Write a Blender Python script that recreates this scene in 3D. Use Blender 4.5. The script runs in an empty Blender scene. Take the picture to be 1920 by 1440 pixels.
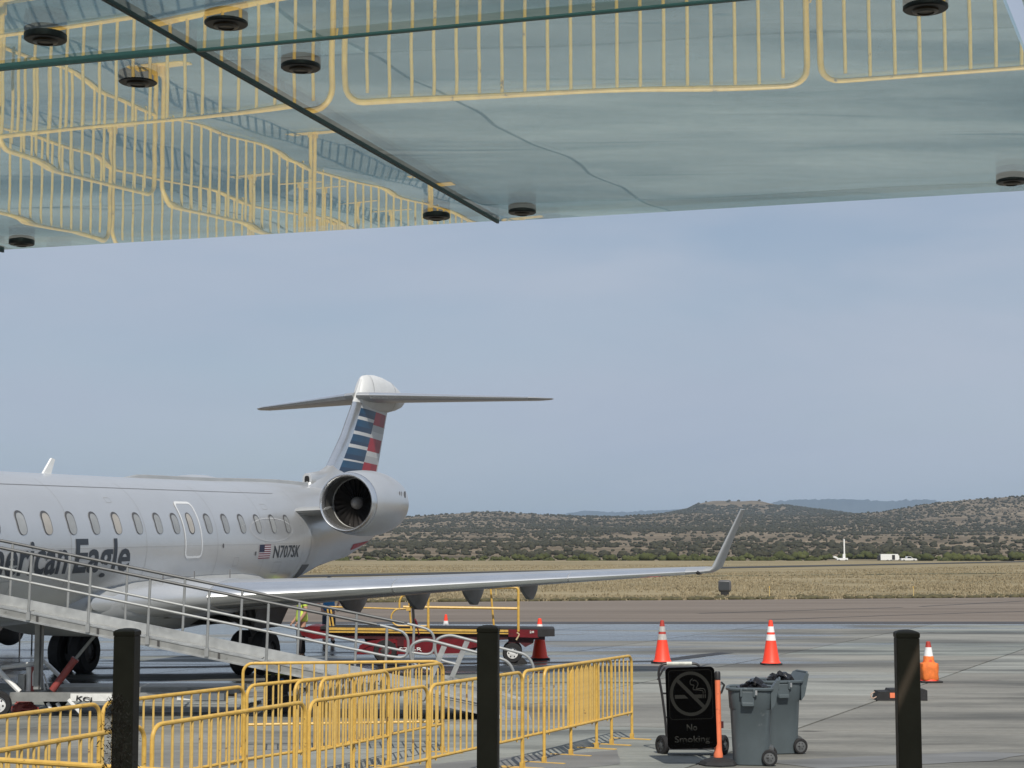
import bpy, bmesh, math, random
import numpy as np
from mathutils import Vector, Matrix, noise as mnoise
random.seed(7); np.random.seed(7)
R = math.radians
S = bpy.context.scene
COL = S.collection

# ------------------------------------------------------------ camera, sky, sun, exposure
CAM_H = 2.55
cam_data = bpy.data.cameras.new('camera'); cam_data.sensor_width = 36; cam_data.lens = 61.875
cam_data.clip_start = 0.1; cam_data.clip_end = 60000
cam = bpy.data.objects.new('camera', cam_data); COL.objects.link(cam)
cam.location = (0, 0, CAM_H); cam.rotation_euler = (R(90) + math.atan(310/3300), 0, 0)
S.camera = cam
to_sun = Vector((0.13, -1.0, 1.12)).normalized()
SUN_EL = math.asin(to_sun.z); SUN_AZ = math.atan2(to_sun.x, to_sun.y)
world = bpy.data.worlds.new('World'); S.world = world; world.use_nodes = True
wn = world.node_tree.nodes; wl = world.node_tree.links; wn.clear()
def wnode(t, **k):
    n = wn.new(t)
    for a, b in k.items(): setattr(n, a, b)
    return n
sky = wnode('ShaderNodeTexSky', sky_type='NISHITA', sun_disc=False, sun_elevation=SUN_EL, sun_rotation=SUN_AZ)
sky.air_density = 1.0; sky.dust_density = 0.6; sky.ozone_density = 1.6
tc = wnode('ShaderNodeTexCoord'); mp = wnode('ShaderNodeMapping'); mp.inputs['Scale'].default_value = (1.2, 1.2, 7.0); mp.inputs['Rotation'].default_value = (0.10, 0.06, 0.4)
nz = wnode('ShaderNodeTexNoise'); nz.inputs['Scale'].default_value = 1.6; nz.inputs['Detail'].default_value = 7; nz.inputs['Roughness'].default_value = 0.52
cr = wnode('ShaderNodeMapRange'); cr.inputs['From Min'].default_value = 0.34; cr.inputs['From Max'].default_value = 0.70
cr.inputs['To Min'].default_value = 0.45; cr.inputs['To Max'].default_value = 1.0
mx = wnode('ShaderNodeMixRGB'); mx.inputs['Color2'].default_value = (5.08, 5.86, 7.22, 1)
bg = wnode('ShaderNodeBackground'); bg.inputs['Strength'].default_value = 0.082
wo = wnode('ShaderNodeOutputWorld')
wl.new(tc.outputs['Generated'], mp.inputs['Vector']); wl.new(mp.outputs[0], nz.inputs['Vector']); wl.new(nz.outputs['Fac'], cr.inputs['Value'])
nz2 = wnode('ShaderNodeTexNoise'); nz2.inputs['Scale'].default_value = 9.0; nz2.inputs['Detail'].default_value = 5; nz2.inputs['Roughness'].default_value = .55
mp2 = wnode('ShaderNodeMapping'); mp2.inputs['Scale'].default_value = (1, 1, 4.2); mp2.inputs['Location'].default_value = (0.37, 0.2, 0.1)
wl.new(tc.outputs['Generated'], mp2.inputs['Vector']); wl.new(mp2.outputs[0], nz2.inputs['Vector'])
cr2 = wnode('ShaderNodeMapRange'); cr2.inputs['From Min'].default_value = .60; cr2.inputs['From Max'].default_value = .74; cr2.inputs['To Max'].default_value = .38; wl.new(nz2.outputs['Fac'], cr2.inputs['Value'])
sxw = wnode('ShaderNodeSeparateXYZ'); wl.new(tc.outputs['Generated'], sxw.inputs[0])
lo = wnode('ShaderNodeMapRange'); lo.inputs['From Min'].default_value = .11; lo.inputs['From Max'].default_value = .03; wl.new(sxw.outputs['Z'], lo.inputs['Value'])
ml = wnode('ShaderNodeMath', operation='MULTIPLY'); wl.new(cr2.outputs[0], ml.inputs[0]); wl.new(lo.outputs[0], ml.inputs[1])
mx3 = wnode('ShaderNodeMixRGB'); mx3.inputs['Color2'].default_value = (6.2, 6.9, 7.9, 1); wl.new(ml.outputs[0], mx3.inputs['Fac']); wl.new(mx.outputs[0], mx3.inputs['Color1'])
wl.new(cr.outputs[0], mx.inputs['Fac']); wl.new(sky.outputs[0], mx.inputs['Color1']); nz4 = wnode('ShaderNodeTexNoise'); nz4.inputs['Scale'].default_value = 2.1; nz4.inputs['Detail'].default_value = 9; nz4.inputs['Roughness'].default_value = .55; nz4.inputs['Distortion'].default_value = .5
mp4 = wnode('ShaderNodeMapping'); mp4.inputs['Scale'].default_value = (1, 1, 4.5); mp4.inputs['Rotation'].default_value = (.0, .12, 1.1); mp4.inputs['Location'].default_value = (.5, .1, .2)
wl.new(tc.outputs['Generated'], mp4.inputs['Vector']); wl.new(mp4.outputs[0], nz4.inputs['Vector'])
cr4 = wnode('ShaderNodeMapRange'); cr4.inputs['From Min'].default_value = .43; cr4.inputs['From Max'].default_value = .66; cr4.inputs['To Max'].default_value = .62; wl.new(nz4.outputs['Fac'], cr4.inputs['Value'])
mx5 = wnode('ShaderNodeMixRGB'); mx5.inputs['Color2'].default_value = (6.0, 6.6, 7.75, 1); wl.new(cr4.outputs[0], mx5.inputs['Fac']); wl.new(mx3.outputs[0], mx5.inputs['Color1'])
wl.new(mx5.outputs[0], bg.inputs['Color']); wl.new(bg.outputs[0], wo.inputs['Surface'])
sun_d = bpy.data.lights.new('sun', 'SUN'); sun_d.energy = 4.5; sun_d.angle = R(0.6); sun_d.color = (1.0, 0.94, 0.84)
sun = bpy.data.objects.new('sun', sun_d); COL.objects.link(sun)
sun.rotation_euler = to_sun.to_track_quat('Z', 'Y').to_euler(); sun.location = (20, -40, 60)
vs = S.view_settings
vs.view_transform = 'Standard'; vs.look = 'None'; vs.exposure = 0.0; vs.gamma = 1.0; vs.use_curve_mapping = False
S.cycles.max_bounces = 7; S.cycles.transparent_max_bounces = 12; S.cycles.volume_bounces = 0
try: S.cycles.use_denoising = True
except Exception: pass

# ------------------------------------------------------------ helpers
def tag(o, label=None, cat=None, group=None, kind=None):
    if label: o['label'] = label
    if cat: o['category'] = cat
    if group: o['group'] = group
    if kind: o['kind'] = kind
    return o
def empty(name, loc, label=None, cat=None, group=None, mat=None, rz=0.0):
    o = bpy.data.objects.new(name, None); COL.objects.link(o); o.empty_display_size = 0.2
    if mat is not None: o.matrix_world = mat
    else: o.location = loc; o.rotation_euler = (0, 0, rz)
    return tag(o, label, cat, group)

class MB:
    def __init__(s): s.v = []; s.f = []; s.m = []; s.mi = 0
    def add(s, vs, fs):
        b = len(s.v); s.v += [tuple(v) for v in vs]
        for f in fs: s.f.append(tuple(b+i for i in f)); s.m.append(s.mi)
    def box(s, c, d, rz=0.0, mtx=None):
        x, y, z = d[0]/2, d[1]/2, d[2]/2
        vs = [Vector((a*x, b*y, e*z)) for e in (-1, 1) for b in (-1, 1) for a in (-1, 1)]
        m = mtx if mtx is not None else Matrix.Rotation(rz, 3, 'Z')
        s.add([m @ v + Vector(c) for v in vs], [(0,2,3,1),(4,5,7,6),(0,1,5,4),(2,6,7,3),(1,3,7,5),(0,4,6,2)])
        return s
    def hexa(s, p):      # 8 points: bottom 4 (ccw), top 4
        s.add(p, [(3,2,1,0),(4,5,6,7),(0,1,5,4),(1,2,6,5),(2,3,7,6),(3,0,4,7)]); return s
    def prism(s, poly, axis, a, b):   # polygon extruded along axis index
        def mk(p, t):
            l = list(p); l.insert(axis, t); return tuple(l)
        n = len(poly)
        s.add([mk(p, a) for p in poly]+[mk(p, b) for p in poly], [tuple(range(n-1,-1,-1)), tuple(range(n, 2*n))]+[(i, (i+1)%n, n+(i+1)%n, n+i) for i in range(n)])
        return s
    def tube(s, pts, r, n=8, closed=False, cap=True):
        pts = [Vector(p) for p in pts]; N = len(pts)
        rr = r if isinstance(r, (list, tuple)) else [r]*N
        T = []
        for i in range(N):
            a = pts[(i-1) % N] if (closed or i > 0) else pts[i]; b = pts[(i+1) % N] if (closed or i < N-1) else pts[i]
            T.append((b-a).normalized())
        up = Vector((0,0,1)) if abs(T[0].z) < 0.9 else Vector((1,0,0))
        nrm = (up - T[0]*up.dot(T[0])).normalized(); vs = []
        for i in range(N):
            if i: 
                q = T[i-1].rotation_difference(T[i]); nrm = (q @ nrm); nrm = (nrm - T[i]*nrm.dot(T[i])).normalized()
            bn = T[i].cross(nrm)
            for k in range(n):
                a = 2*math.pi*k/n; vs.append(pts[i] + (nrm*math.cos(a)+bn*math.sin(a))*rr[i])
        fs = []
        for i in range(N if closed else N-1):
            j = (i+1) % N
            for k in range(n): fs.append((i*n+k, i*n+(k+1)%n, j*n+(k+1)%n, j*n+k))
        if cap and not closed: fs += [tuple(range(n-1,-1,-1)), tuple((N-1)*n+k for k in range(n))]
        s.add(vs, fs); return s
    def loft(s, secs, capa=True, capb=True):
        n = len(secs[0]); vs = [p for q in secs for p in q]; fs = []
        for i in range(len(secs)-1):
            for k in range(n): fs.append((i*n+k, i*n+(k+1)%n, (i+1)*n+(k+1)%n, (i+1)*n+k))
        if capa: fs.append(tuple(range(n-1,-1,-1)))
        if capb: fs.append(tuple((len(secs)-1)*n+k for k in range(n)))
        s.add(vs, fs); return s
    def lathe(s, prof, mtx=None, n=24, closed=False):   # prof [(r, h)] about local z
        m = mtx if mtx is not None else Matrix.Identity(4)
        secs = [[m @ Vector((r*math.cos(2*math.pi*k/n), r*math.sin(2*math.pi*k/n), h)) for k in range(n)] for r, h in prof]
        if closed: secs.append(secs[0])
        return s.loft(secs, not closed and prof[0][0] > 1e-6, not closed and prof[-1][0] > 1e-6)
    def mesh(s, name, mats, smooth=True, angle=35):
        me = bpy.data.meshes.new(name); me.from_pydata(s.v, [], s.f)
        for m in (mats if isinstance(mats, (list, tuple)) else [mats]): me.materials.append(m)
        me.polygons.foreach_set('material_index', s.m)
        bm = bmesh.new(); bm.from_mesh(me); bmesh.ops.remove_doubles(bm, verts=bm.verts, dist=1e-5); bmesh.ops.recalc_face_normals(bm, faces=bm.faces)
        if smooth:
            for f in bm.faces: f.smooth = True
            for e in bm.edges:
                if len(e.link_faces) == 2 and e.calc_face_angle(0) > R(angle): e.smooth = False
        bm.to_mesh(me); bm.free(); return me
    def build(s, name, mats, parent=None, smooth=True, angle=35, loc=None):
        return link(name, s.mesh(name, mats, smooth, angle), parent, loc)
def link(name, me, parent=None, loc=None, rot=None, mat=None):
    o = bpy.data.objects.new(name, me); COL.objects.link(o)
    if parent: o.parent = parent
    if mat is not None: o.matrix_local = mat
    if loc is not None: o.location = loc
    if rot is not None: o.rotation_euler = rot
    return o
def bevel(o, w, seg=2):
    m = o.modifiers.new('bevel', 'BEVEL'); m.width = w; m.segments = seg; m.limit_method = 'ANGLE'; m.angle_limit = R(40); return o
def copy_tree(o, parent=None):
    c = o.copy(); COL.objects.link(c); c.parent = parent
    for ch in list(o.children): copy_tree(ch, c)
    return c
def arc(c, r, a0, a1, n, ex, ey):
    c, ex, ey = Vector(c), Vector(ex), Vector(ey)
    return [c + ex*r*math.cos(a0+(a1-a0)*i/n) + ey*r*math.sin(a0+(a1-a0)*i/n) for i in range(n+1)]
def fillet(pts, r, n=4):
    """polyline with rounded inner corners"""
    P = [Vector(p) for p in pts]; out = [P[0]]
    for i in range(1, len(P)-1):
        a = (P[i-1]-P[i]); b = (P[i+1]-P[i]); q = min(r, a.length*.49, b.length*.49)
        A = P[i]+a.normalized()*q; B = P[i]+b.normalized()*q
        for k in range(n+1):
            t = k/n; out.append(A*(1-t)**2 + P[i]*2*t*(1-t) + B*t*t)
    out.append(P[-1]); return out

# ------------------------------------------------------------ materials
def mat(name, col, rough=0.5, metal=0.0, var=0.0, vscale=4.0, bump=0.0, bscale=40.0, spec=None, rvar=0.0, stretch=None, objrand=0.0, coat=0.0, col2=None):
    m = bpy.data.materials.new(name); m.use_nodes = True
    n = m.node_tree.nodes; l = m.node_tree.links; p = n['Principled BSDF']
    p.inputs['Base Color'].default_value = (*col, 1); p.inputs['Roughness'].default_value = rough; p.inputs['Metallic'].default_value = metal
    if spec is not None: p.inputs['Specular IOR Level'].default_value = spec
    if coat: p.inputs['Coat Weight'].default_value = coat; p.inputs['Coat Roughness'].default_value = 0.12
    t = n.new('ShaderNodeTexCoord'); src = t.outputs['Object']
    if stretch:
        mpn = n.new('ShaderNodeMapping'); mpn.inputs['Scale'].default_value = stretch; l.new(src, mpn.inputs['Vector']); src = mpn.outputs[0]
    if var or rvar:
        z = n.new('ShaderNodeTexNoise'); z.inputs['Scale'].default_value = vscale; z.inputs['Detail'].default_value = 6; z.inputs['Roughness'].default_value = .6
        l.new(src, z.inputs['Vector'])
        if var:
            mr = n.new('ShaderNodeMapRange'); mr.inputs['From Min'].default_value = .3; mr.inputs['From Max'].default_value = .7
            l.new(z.outputs['Fac'], mr.inputs['Value'])
            mixn = n.new('ShaderNodeMixRGB'); c2 = col2 if col2 else tuple(c*(1-var) for c in col)
            mixn.inputs['Color1'].default_value = (*c2, 1); mixn.inputs['Color2'].default_value = (*tuple(min(1, c*(1+(0 if col2 else var*.5))) for c in col), 1)
            l.new(mr.outputs[0], mixn.inputs['Fac']); out = mixn.outputs[0]
            if objrand:
                oi = n.new('ShaderNodeObjectInfo'); m2 = n.new('ShaderNodeMapRange'); m2.inputs['To Min'].default_value = 1-objrand; m2.inputs['To Max'].default_value = 1+objrand*.6
                l.new(oi.outputs['Random'], m2.inputs['Value'])
                mu = n.new('ShaderNodeMixRGB'); mu.blend_type = 'MULTIPLY'; mu.inputs['Fac'].default_value = 1
                l.new(out, mu.inputs['Color1']); l.new(m2.outputs[0], mu.inputs['Color2']); out = mu.outputs[0]
            l.new(out, p.inputs['Base Color'])
        if rvar:
            m3 = n.new('ShaderNodeMapRange'); m3.inputs['From Min'].default_value = .3; m3.inputs['From Max'].default_value = .7
            m3.inputs['To Min'].default_value = max(0, rough-rvar); m3.inputs['To Max'].default_value = min(1, rough+rvar)
            l.new(z.outputs['Fac'], m3.inputs['Value']); l.new(m3.outputs[0], p.inputs['Roughness'])
    if bump:
        b = n.new('ShaderNodeTexNoise'); b.inputs['Scale'].default_value = bscale; b.inputs['Detail'].default_value = 5; l.new(src, b.inputs['Vector'])
        bp = n.new('ShaderNodeBump'); bp.inputs['Strength'].default_value = bump; bp.inputs['Distance'].default_value = .02
        l.new(b.outputs['Fac'], bp.inputs['Height']); l.new(bp.outputs[0], p.inputs['Normal'])
    return m
M = {}
M['yellow'] = mat('yellow_paint', (.66, .425, .095), .42, var=.14, vscale=14, bump=.06, bscale=60, col2=(.50, .30, .06))
M['bar_yellow'] = mat('worn_yellow_bar', (.64, .43, .12), .45, var=.15, vscale=14, col2=(.50, .33, .10))
M['black_post'] = mat('black_powder_coat', (.042, .034, .025), .6, spec=.15, var=.2, vscale=12)
M['sign_black'] = mat('sign_black', (.0012, .0012, .0012), .7, spec=.02)
M['sign_grey'] = mat('sign_grey', (.017, .017, .015), .6, spec=.1)
M['rubber'] = mat('black_rubber', (.016, .016, .017), .75, var=.3, vscale=8, bump=.1)
M['tyre'] = mat('tyre_rubber', (.014, .014, .015), .8, var=.35, vscale=6, bump=.08)
M['alu'] = mat('aluminium', (.48, .49, .485), .38, metal=.7, var=.18, vscale=5, rvar=.1)
M['alu_tube'] = mat('aluminium_tube', (.29, .30, .30), .58, metal=.4, var=.12, vscale=7)
M['dark_tube'] = mat('dark_grey_tube', (.075, .078, .08), .5, metal=.3, var=.2, vscale=7)
M['alu_dull'] = mat('dull_aluminium', (.30, .305, .295), .5, metal=.45, var=.3, vscale=4)
M['white_paint'] = mat('white_paint', (.72, .73, .72), .45, var=.12, vscale=6)
M['white_sticker'] = mat('white_sticker', (.70, .71, .69), .5, var=.15, vscale=12)
M['black_ink'] = mat('black_ink', (.015, .016, .018), .5)
M['red_paint'] = mat('red_paint', (.135, .005, .010), .42, var=.35, vscale=3, bump=.05)
M['dark_red'] = mat('dark_red_paint', (.055, .006, .009), .5, var=.4, vscale=3)
M['rust_red'] = mat('faded_red_cylinder', (.27, .055, .05), .45, var=.25, vscale=8)
M['black_steel'] = mat('black_steel', (.02, .019, .02), .5, var=.3, vscale=5)
M['cone'] = mat('cone_orange', (.90, .060, .025), .5, var=.08, vscale=5)
M['cone_dark'] = mat('cone_orange_worn', (.42, .045, .03), .55, var=.3, vscale=9)
M['reflect'] = mat('reflective_white', (.78, .77, .76), .45, var=.08)
M['reflect_grey'] = mat('reflective_band_grey', (.47, .45, .43), .4, var=.25, vscale=12)
M['orange_cloth'] = mat('orange_cloth', (.72, .17, .03), .75, var=.3, vscale=10, bump=.3, bscale=16)
M['delineator'] = mat('delineator_orange', (.78, .20, .09), .5, var=.12, vscale=6)
M['bin'] = mat('grey_bin_plastic', (.073, .092, .101), .45, var=.14, vscale=3, bump=.04, bscale=90)
M['bin_dark'] = mat('grey_wheel_plastic', (.09, .095, .098), .55, var=.2)
M['bag'] = mat('black_bag_plastic', (.012, .012, .014), .22, bump=.5, bscale=14)
M['chrome'] = mat('silver_clip', (.7, .7, .7), .3, metal=.9)
M['silver'] = mat('silver_mica_paint', (.61, .62, .625), .34, metal=.60, var=.04, vscale=.8, coat=.2)
M['silver_dull'] = mat('silver_panel_paint', (.60, .60, .59), .36, metal=.70, var=.05)
M['wing'] = mat('wing_grey', (.46, .47, .48), .36, metal=.55, var=.10, vscale=1.0)
M['bare'] = mat('polished_leading_edge', (.74, .75, .76), .26, metal=.9, var=.07, vscale=2)
M['fairing'] = mat('fairing_grey', (.37, .38, .38), .45, metal=.25, var=.14, vscale=1.5)
M['dark_grey'] = mat('dark_grey_paint', (.10, .10, .105), .5, var=.25, vscale=2)
M['flapfair'] = mat('flap_fairing_grey', (.20, .205, .215), .5, var=.25, vscale=3)
M['gear'] = mat('gear_metal', (.075, .073, .072), .5, metal=.3, var=.4, vscale=5)
M['pane'] = mat('cabin_window', (.31, .32, .32), .16, var=.18, vscale=2.3, objrand=.22)
M['pane_shade'] = mat('cabin_window_shade', (.40, .375, .335), .35, var=.12)
M['win_frame_shade'] = mat('cabin_window_seal_and_shade', (.075, .075, .078), .5)
M['ink'] = mat('fuselage_lettering', (.032, .040, .052), .45)
M['white_line'] = mat('white_door_outline', (.66, .67, .67), .45)
M['faint_line'] = mat('faint_inspection_line', (.47, .475, .48), .45)
M['seam'] = mat('panel_seam', (.13, .13, .135), .55)
M['skin_seam'] = mat('skin_seam', (.36, .365, .37), .5)
M['tail_white'] = mat('tail_white', (.58, .59, .59), .42, var=.06)
M['tail_grey'] = mat('tail_grey', (.43, .44, .45), .42)
M['tail_red'] = mat('tail_red', (.42, .018, .035), .42, var=.15, vscale=3)
M['tail_red2'] = mat('tail_red_dark', (.29, .02, .033), .42)
M['tail_blue'] = mat('tail_blue', (.012, .075, .155), .4, var=.3, vscale=2, col2=(.010, .05, .11))
M['tail_blue2'] = mat('tail_blue_dark', (.012, .04, .09), .4)
M['inlet_dark'] = mat('intake_duct', (.10, .10, .095), .5, metal=.4)
M['fan'] = mat('fan_blade_metal', (.05, .046, .044), .4, metal=.75)
M['fanback'] = mat('fan_dark', (.004, .004, .004), .8)
M['flag_blue'] = mat('flag_blue', (.015, .02, .05), .5)
M['flag_red'] = mat('flag_red', (.16, .02, .04), .5)
M['flag_white'] = mat('flag_white', (.7, .66, .66), .5)
M['skin'] = mat('skin', (.45, .26, .18), .55)
M['hair'] = mat('dark_hair', (.02, .015, .012), .7)
M['vest'] = mat('hi_vis_vest', (.62, .80, .12), .6, bump=.3, bscale=12)
M['trousers'] = mat('dark_trousers', (.028, .024, .026), .8, bump=.3, bscale=12)
M['jeans'] = mat('blue_jeans', (.022, .035, .055), .8, bump=.3, bscale=12)
M['shirt'] = mat('blue_shirt', (.03, .19, .42), .7, bump=.3, bscale=12)
M['boot'] = mat('black_boot', (.012, .011, .01), .6)
M['bluetag'] = mat('blue_badge', (.05, .2, .5), .5)
M['weed'] = mat('dry_weed', (.05, .032, .02), .8, var=.3)
M['pane_car'] = mat('car_glass', (.02, .025, .03), .08)
M['lime'] = mat('lime_stripe', (.35, .42, .10), .5)

def specks(key, scale, thr, col, soft=.03, amount=1.0):
    m = M[key]; n = m.node_tree.nodes; l = m.node_tree.links; p = n['Principled BSDF']; old = p.inputs['Base Color']
    g = n.new('ShaderNodeNewGeometry'); z = n.new('ShaderNodeTexNoise'); z.inputs['Scale'].default_value = scale; z.inputs['Detail'].default_value = 6; z.inputs['Roughness'].default_value = .7; l.new(g.outputs['Position'], z.inputs['Vector'])
    r = n.new('ShaderNodeMapRange'); r.inputs['From Min'].default_value = thr; r.inputs['From Max'].default_value = thr+soft; r.inputs['To Max'].default_value = amount; l.new(z.outputs['Fac'], r.inputs['Value'])
    mx_ = n.new('ShaderNodeMixRGB'); mx_.inputs['Color2'].default_value = (*col, 1); l.new(r.outputs[0], mx_.inputs['Fac'])
    if old.is_linked: l.new(old.links[0].from_socket, mx_.inputs['Color1'])
    else: mx_.inputs['Color1'].default_value = old.default_value
    l.new(mx_.outputs[0], p.inputs['Base Color'])
specks('yellow', 9, .64, (.20, .115, .05)); specks('bar_yellow', 9, .64, (.22, .13, .06)); specks('yellow', 2.2, .56, (.45, .31, .12), .2, .7)
specks('bin', 7, .62, (.16, .18, .185), .06, .6); specks('cone', 8, .60, (.40, .05, .03), .1, .7); specks('red_paint', 5, .58, (.05, .012, .012), .12, .8)
specks('alu_dull', 6, .60, (.14, .14, .13), .1, .7); specks('rubber', 9, .6, (.05, .048, .045), .1, .6); specks('silver', .9, .55, (.50, .505, .50), .25, .35)
specks('delineator', 10, .60, (.42, .10, .05), .08, .6); specks('reflect', 12, .60, (.45, .43, .41), .1, .6)

# ------------------------------------------------------------ setting: terrain
SIL = [(0,972),(640,974),(765,970),(850,965),(880,962),(905,960.5),(935,961),(970,964),(1060,968),(1150,968.5),(1240,963),(1300,961),(1400,965),(1500,968),(1600,966.5),(1650,964),(1700,957),(1750,948),(1800,943),(1850,940),(1900,936),(1960,934),(2100,945),(2600,960)]
MESA = [(0,990),(1180,980),(1240,966),(1290,956),(1312,945),(1330,941),(1350,940),(1385,941.5),(1410,940),(1426,941),(1445,946),(1500,954),(1560,961),(1620,969),(1700,980),(2600,990)]
def interp(tab, x): return float(np.interp(x, [a for a, b in tab], [b for a, b in tab]))
BASE = [(600,1053),(760,1041),(1000,1027),(1300,1014),(1700,1000),(2200,988)]
def terr(x, y):
    d = math.hypot(x, y); 
    if y < 1: return -0.03
    px = 960 + 3300*x/y; px = px if px < 2600 else 2600
    z = -0.03
    if d > 400: z = -0.03 - 1.7*min(1, (d-400)/180)**2*(3-2*min(1, (d-400)/180))
    if d > 600:
        s = interp(SIL, px) if -400 < px < 3000 else 970
        tab = BASE + [(3000, s), (3400, s+9), (4000, s+16)]
        py = float(np.interp(d, [a for a, b in tab], [b for a, b in tab]))
        z = CAM_H + (1030-py)/3300*min(d, 4000)*(1 if d < 4000 else max(.3, 1-(d-4000)/4000))
        und = mnoise.noise(Vector((x/260, y/260, 1.7)))*.5 + mnoise.noise(Vector((x/90, y/90, 3.7)))*.2
        z += und*min(7, (d-600)/190)
        if 3100 < d < 5600:
            pm = interp(MESA, px)
            w = max(0, 1-abs(d-4300)/1000)
            w = 1 if abs(d-4300) < 350 else max(0, 1-(abs(d-4300)-350)/650)
            w = w*w*(3-2*w)
            zm = CAM_H + (1030-pm)/3300*d
            z = z*(1-w) + max(z, zm)*w
    return z
def nodes_of(m): return m.node_tree.nodes, m.node_tree.links, m.node_tree.nodes['Principled BSDF']
def ramp(n, stops):
    r = n.new('ShaderNodeValToRGB'); e = r.color_ramp.elements
    while len(e) > 1: e.remove(e[-1])
    e[0].position, e[0].color = stops[0][0], (*stops[0][1], 1)
    for p, c in stops[1:]:
        q = e.new(p); q.color = (*c, 1)
    return r
def ground_material():
    m = bpy.data.materials.new('dry_grassland'); m.use_nodes = True; n, l, p = nodes_of(m)
    g = n.new('ShaderNodeNewGeometry'); p.inputs['Roughness'].default_value = 1; p.inputs['Specular IOR Level'].default_value = .1
    a = n.new('ShaderNodeTexNoise'); a.inputs['Scale'].default_value = .09; a.inputs['Detail'].default_value = 10; a.inputs['Roughness'].default_value = .72
    b = n.new('ShaderNodeTexNoise'); b.inputs['Scale'].default_value = 10; b.inputs['Detail'].default_value = 8; b.inputs['Roughness'].default_value = .7
    mpn = n.new('ShaderNodeMapping'); mpn.inputs['Scale'].default_value = (.35, 1, 1)
    l.new(g.outputs['Position'], mpn.inputs['Vector']); l.new(mpn.outputs[0], a.inputs['Vector']); l.new(mpn.outputs[0], b.inputs['Vector'])
    r1 = ramp(n, [(.3, (.15, .13, .08)), (.48, (.25, .21, .13)), (.62, (.33, .275, .175)), (.75, (.27, .23, .14))]); l.new(a.outputs['Fac'], r1.inputs[0])
    r2 = ramp(n, [(.30, (.72, .71, .66)), (.5, (.94, .94, .94)), (.70, (1.08, 1.06, 1.02))]); l.new(b.outputs['Fac'], r2.inputs[0])
    mu = n.new('ShaderNodeMixRGB'); mu.blend_type = 'MULTIPLY'; mu.inputs['Fac'].default_value = 1
    l.new(r1.outputs[0], mu.inputs['Color1']); l.new(r2.outputs[0], mu.inputs['Color2'])
    # stony hill soil beyond the field
    sp = n.new('ShaderNodeVectorMath'); sp.operation = 'LENGTH'; l.new(g.outputs['Position'], sp.inputs[0])
    fr = n.new('ShaderNodeMapRange'); fr.inputs['From Min'].default_value = 520; fr.inputs['From Max'].default_value = 720; l.new(sp.outputs['Value'], fr.inputs['Value'])
    c = n.new('ShaderNodeTexNoise'); c.inputs['Scale'].default_value = .012; c.inputs['Detail'].default_value = 9; c.inputs['Roughness'].default_value = .7; l.new(g.outputs['Position'], c.inputs['Vector'])
    r3 = ramp(n, [(.33, (.080, .067, .046)), (.5, (.155, .124, .086)), (.66, (.25, .203, .145))]); l.new(c.outputs['Fac'], r3.inputs[0])
    mx2 = n.new('ShaderNodeMixRGB'); l.new(fr.outputs[0], mx2.inputs['Fac']); l.new(mu.outputs[0], mx2.inputs['Color1']); l.new(r3.outputs[0], mx2.inputs['Color2'])
    l.new(mx2.outputs[0], p.inputs['Base Color'])
    bp = n.new('ShaderNodeBump'); bp.inputs['Strength'].default_value = .3; bp.inputs['Distance'].default_value = .15; l.new(b.outputs['Fac'], bp.inputs['Height']); l.new(bp.outputs[0], p.inputs['Normal'])
    return m
def build_ground():
    ds = [0.5, 6, 20, 45, 60, 80, 110, 150, 200, 260, 330, 400, 440, 480, 520, 560, 600]
    d = 640
    while d < 4000: ds.append(d); d *= 1.022
    while d < 12000: ds.append(d); d *= 1.06
    ds += [16000, 24000, 36000]
    az = list(np.linspace(-math.pi, -.42, 26)) + list(np.linspace(-.4, .42, 260)) + list(np.linspace(.45, math.pi, 26))[:-1]
    v = []; n = len(az)
    for d in ds:
        for a in az:
            x, y = d*math.sin(a), d*math.cos(a)
            z = terr(x, y) if abs(a) < .6 else (-.03 if d < 600 else terr(d*math.sin(.6), d*math.cos(.6))*.8)
            if d >= 12000: z = 10
            v.append((x, y, z))
    f = [(i*n+k, i*n+(k+1) % n, (i+1)*n+(k+1) % n, (i+1)*n+k) for i in range(len(ds)-1) for k in range(n)]
    f.append(tuple(range(n)))
    me = bpy.data.meshes.new('ground'); me.from_pydata(v, [], f); me.materials.append(ground_material())
    for p in me.polygons: p.use_smooth = True
    o = link('ground', me); bm = bmesh.new(); bm.from_mesh(me); bmesh.ops.recalc_face_normals(bm, faces=bm.faces); bm.to_mesh(me); bm.free()
    tag(o, kind='structure')
build_ground()

def mountains(name, prof, D, depth, mtl):
    mb = MB(); secs = []
    for px, py in prof:
        h = (1030-py)/3300*D + CAM_H; cx = (px-960)/3300
        row = []
        for t, hh in ((-1, 0), (-.6, .35), (-.3, .72), (0, 1), (.35, .6), (1, 0)):
            dd = D + depth*t
            j = 1 + .10*mnoise.noise(Vector((px/14., t*3, 5)))*(0 if t == 0 else 1)
            row.append((cx*dd, dd, max(-2, h*hh*j)))
        secs.append(row)
    n = 6; vs = [p for q in secs for p in q]
    fs = [(i*n+k, i*n+k+1, (i+1)*n+k+1, (i+1)*n+k) for i in range(len(secs)-1) for k in range(n-1)]
    mb.add(vs, fs); o = mb.build(name, mtl, None, True, 80); tag(o, kind='structure')
def densify(prof, step, amp, seed):
    xs = np.arange(prof[0][0], prof[-1][0]+.1, step)
    return [(x, interp(prof, x) + amp*mnoise.noise(Vector((x/9., seed, 0))) + amp*.5*mnoise.noise(Vector((x/3.5, seed, 4)))) for x in xs]
M['mountain'] = mat('mountain_forest_shaded', (.05, .055, .055), .95, var=.35, vscale=.002)  # forest tone darkened, cloud shade over the ridges put into the colour
M['mountain'].node_tree.nodes['Principled BSDF'].inputs['Specular IOR Level'].default_value = 0
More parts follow.
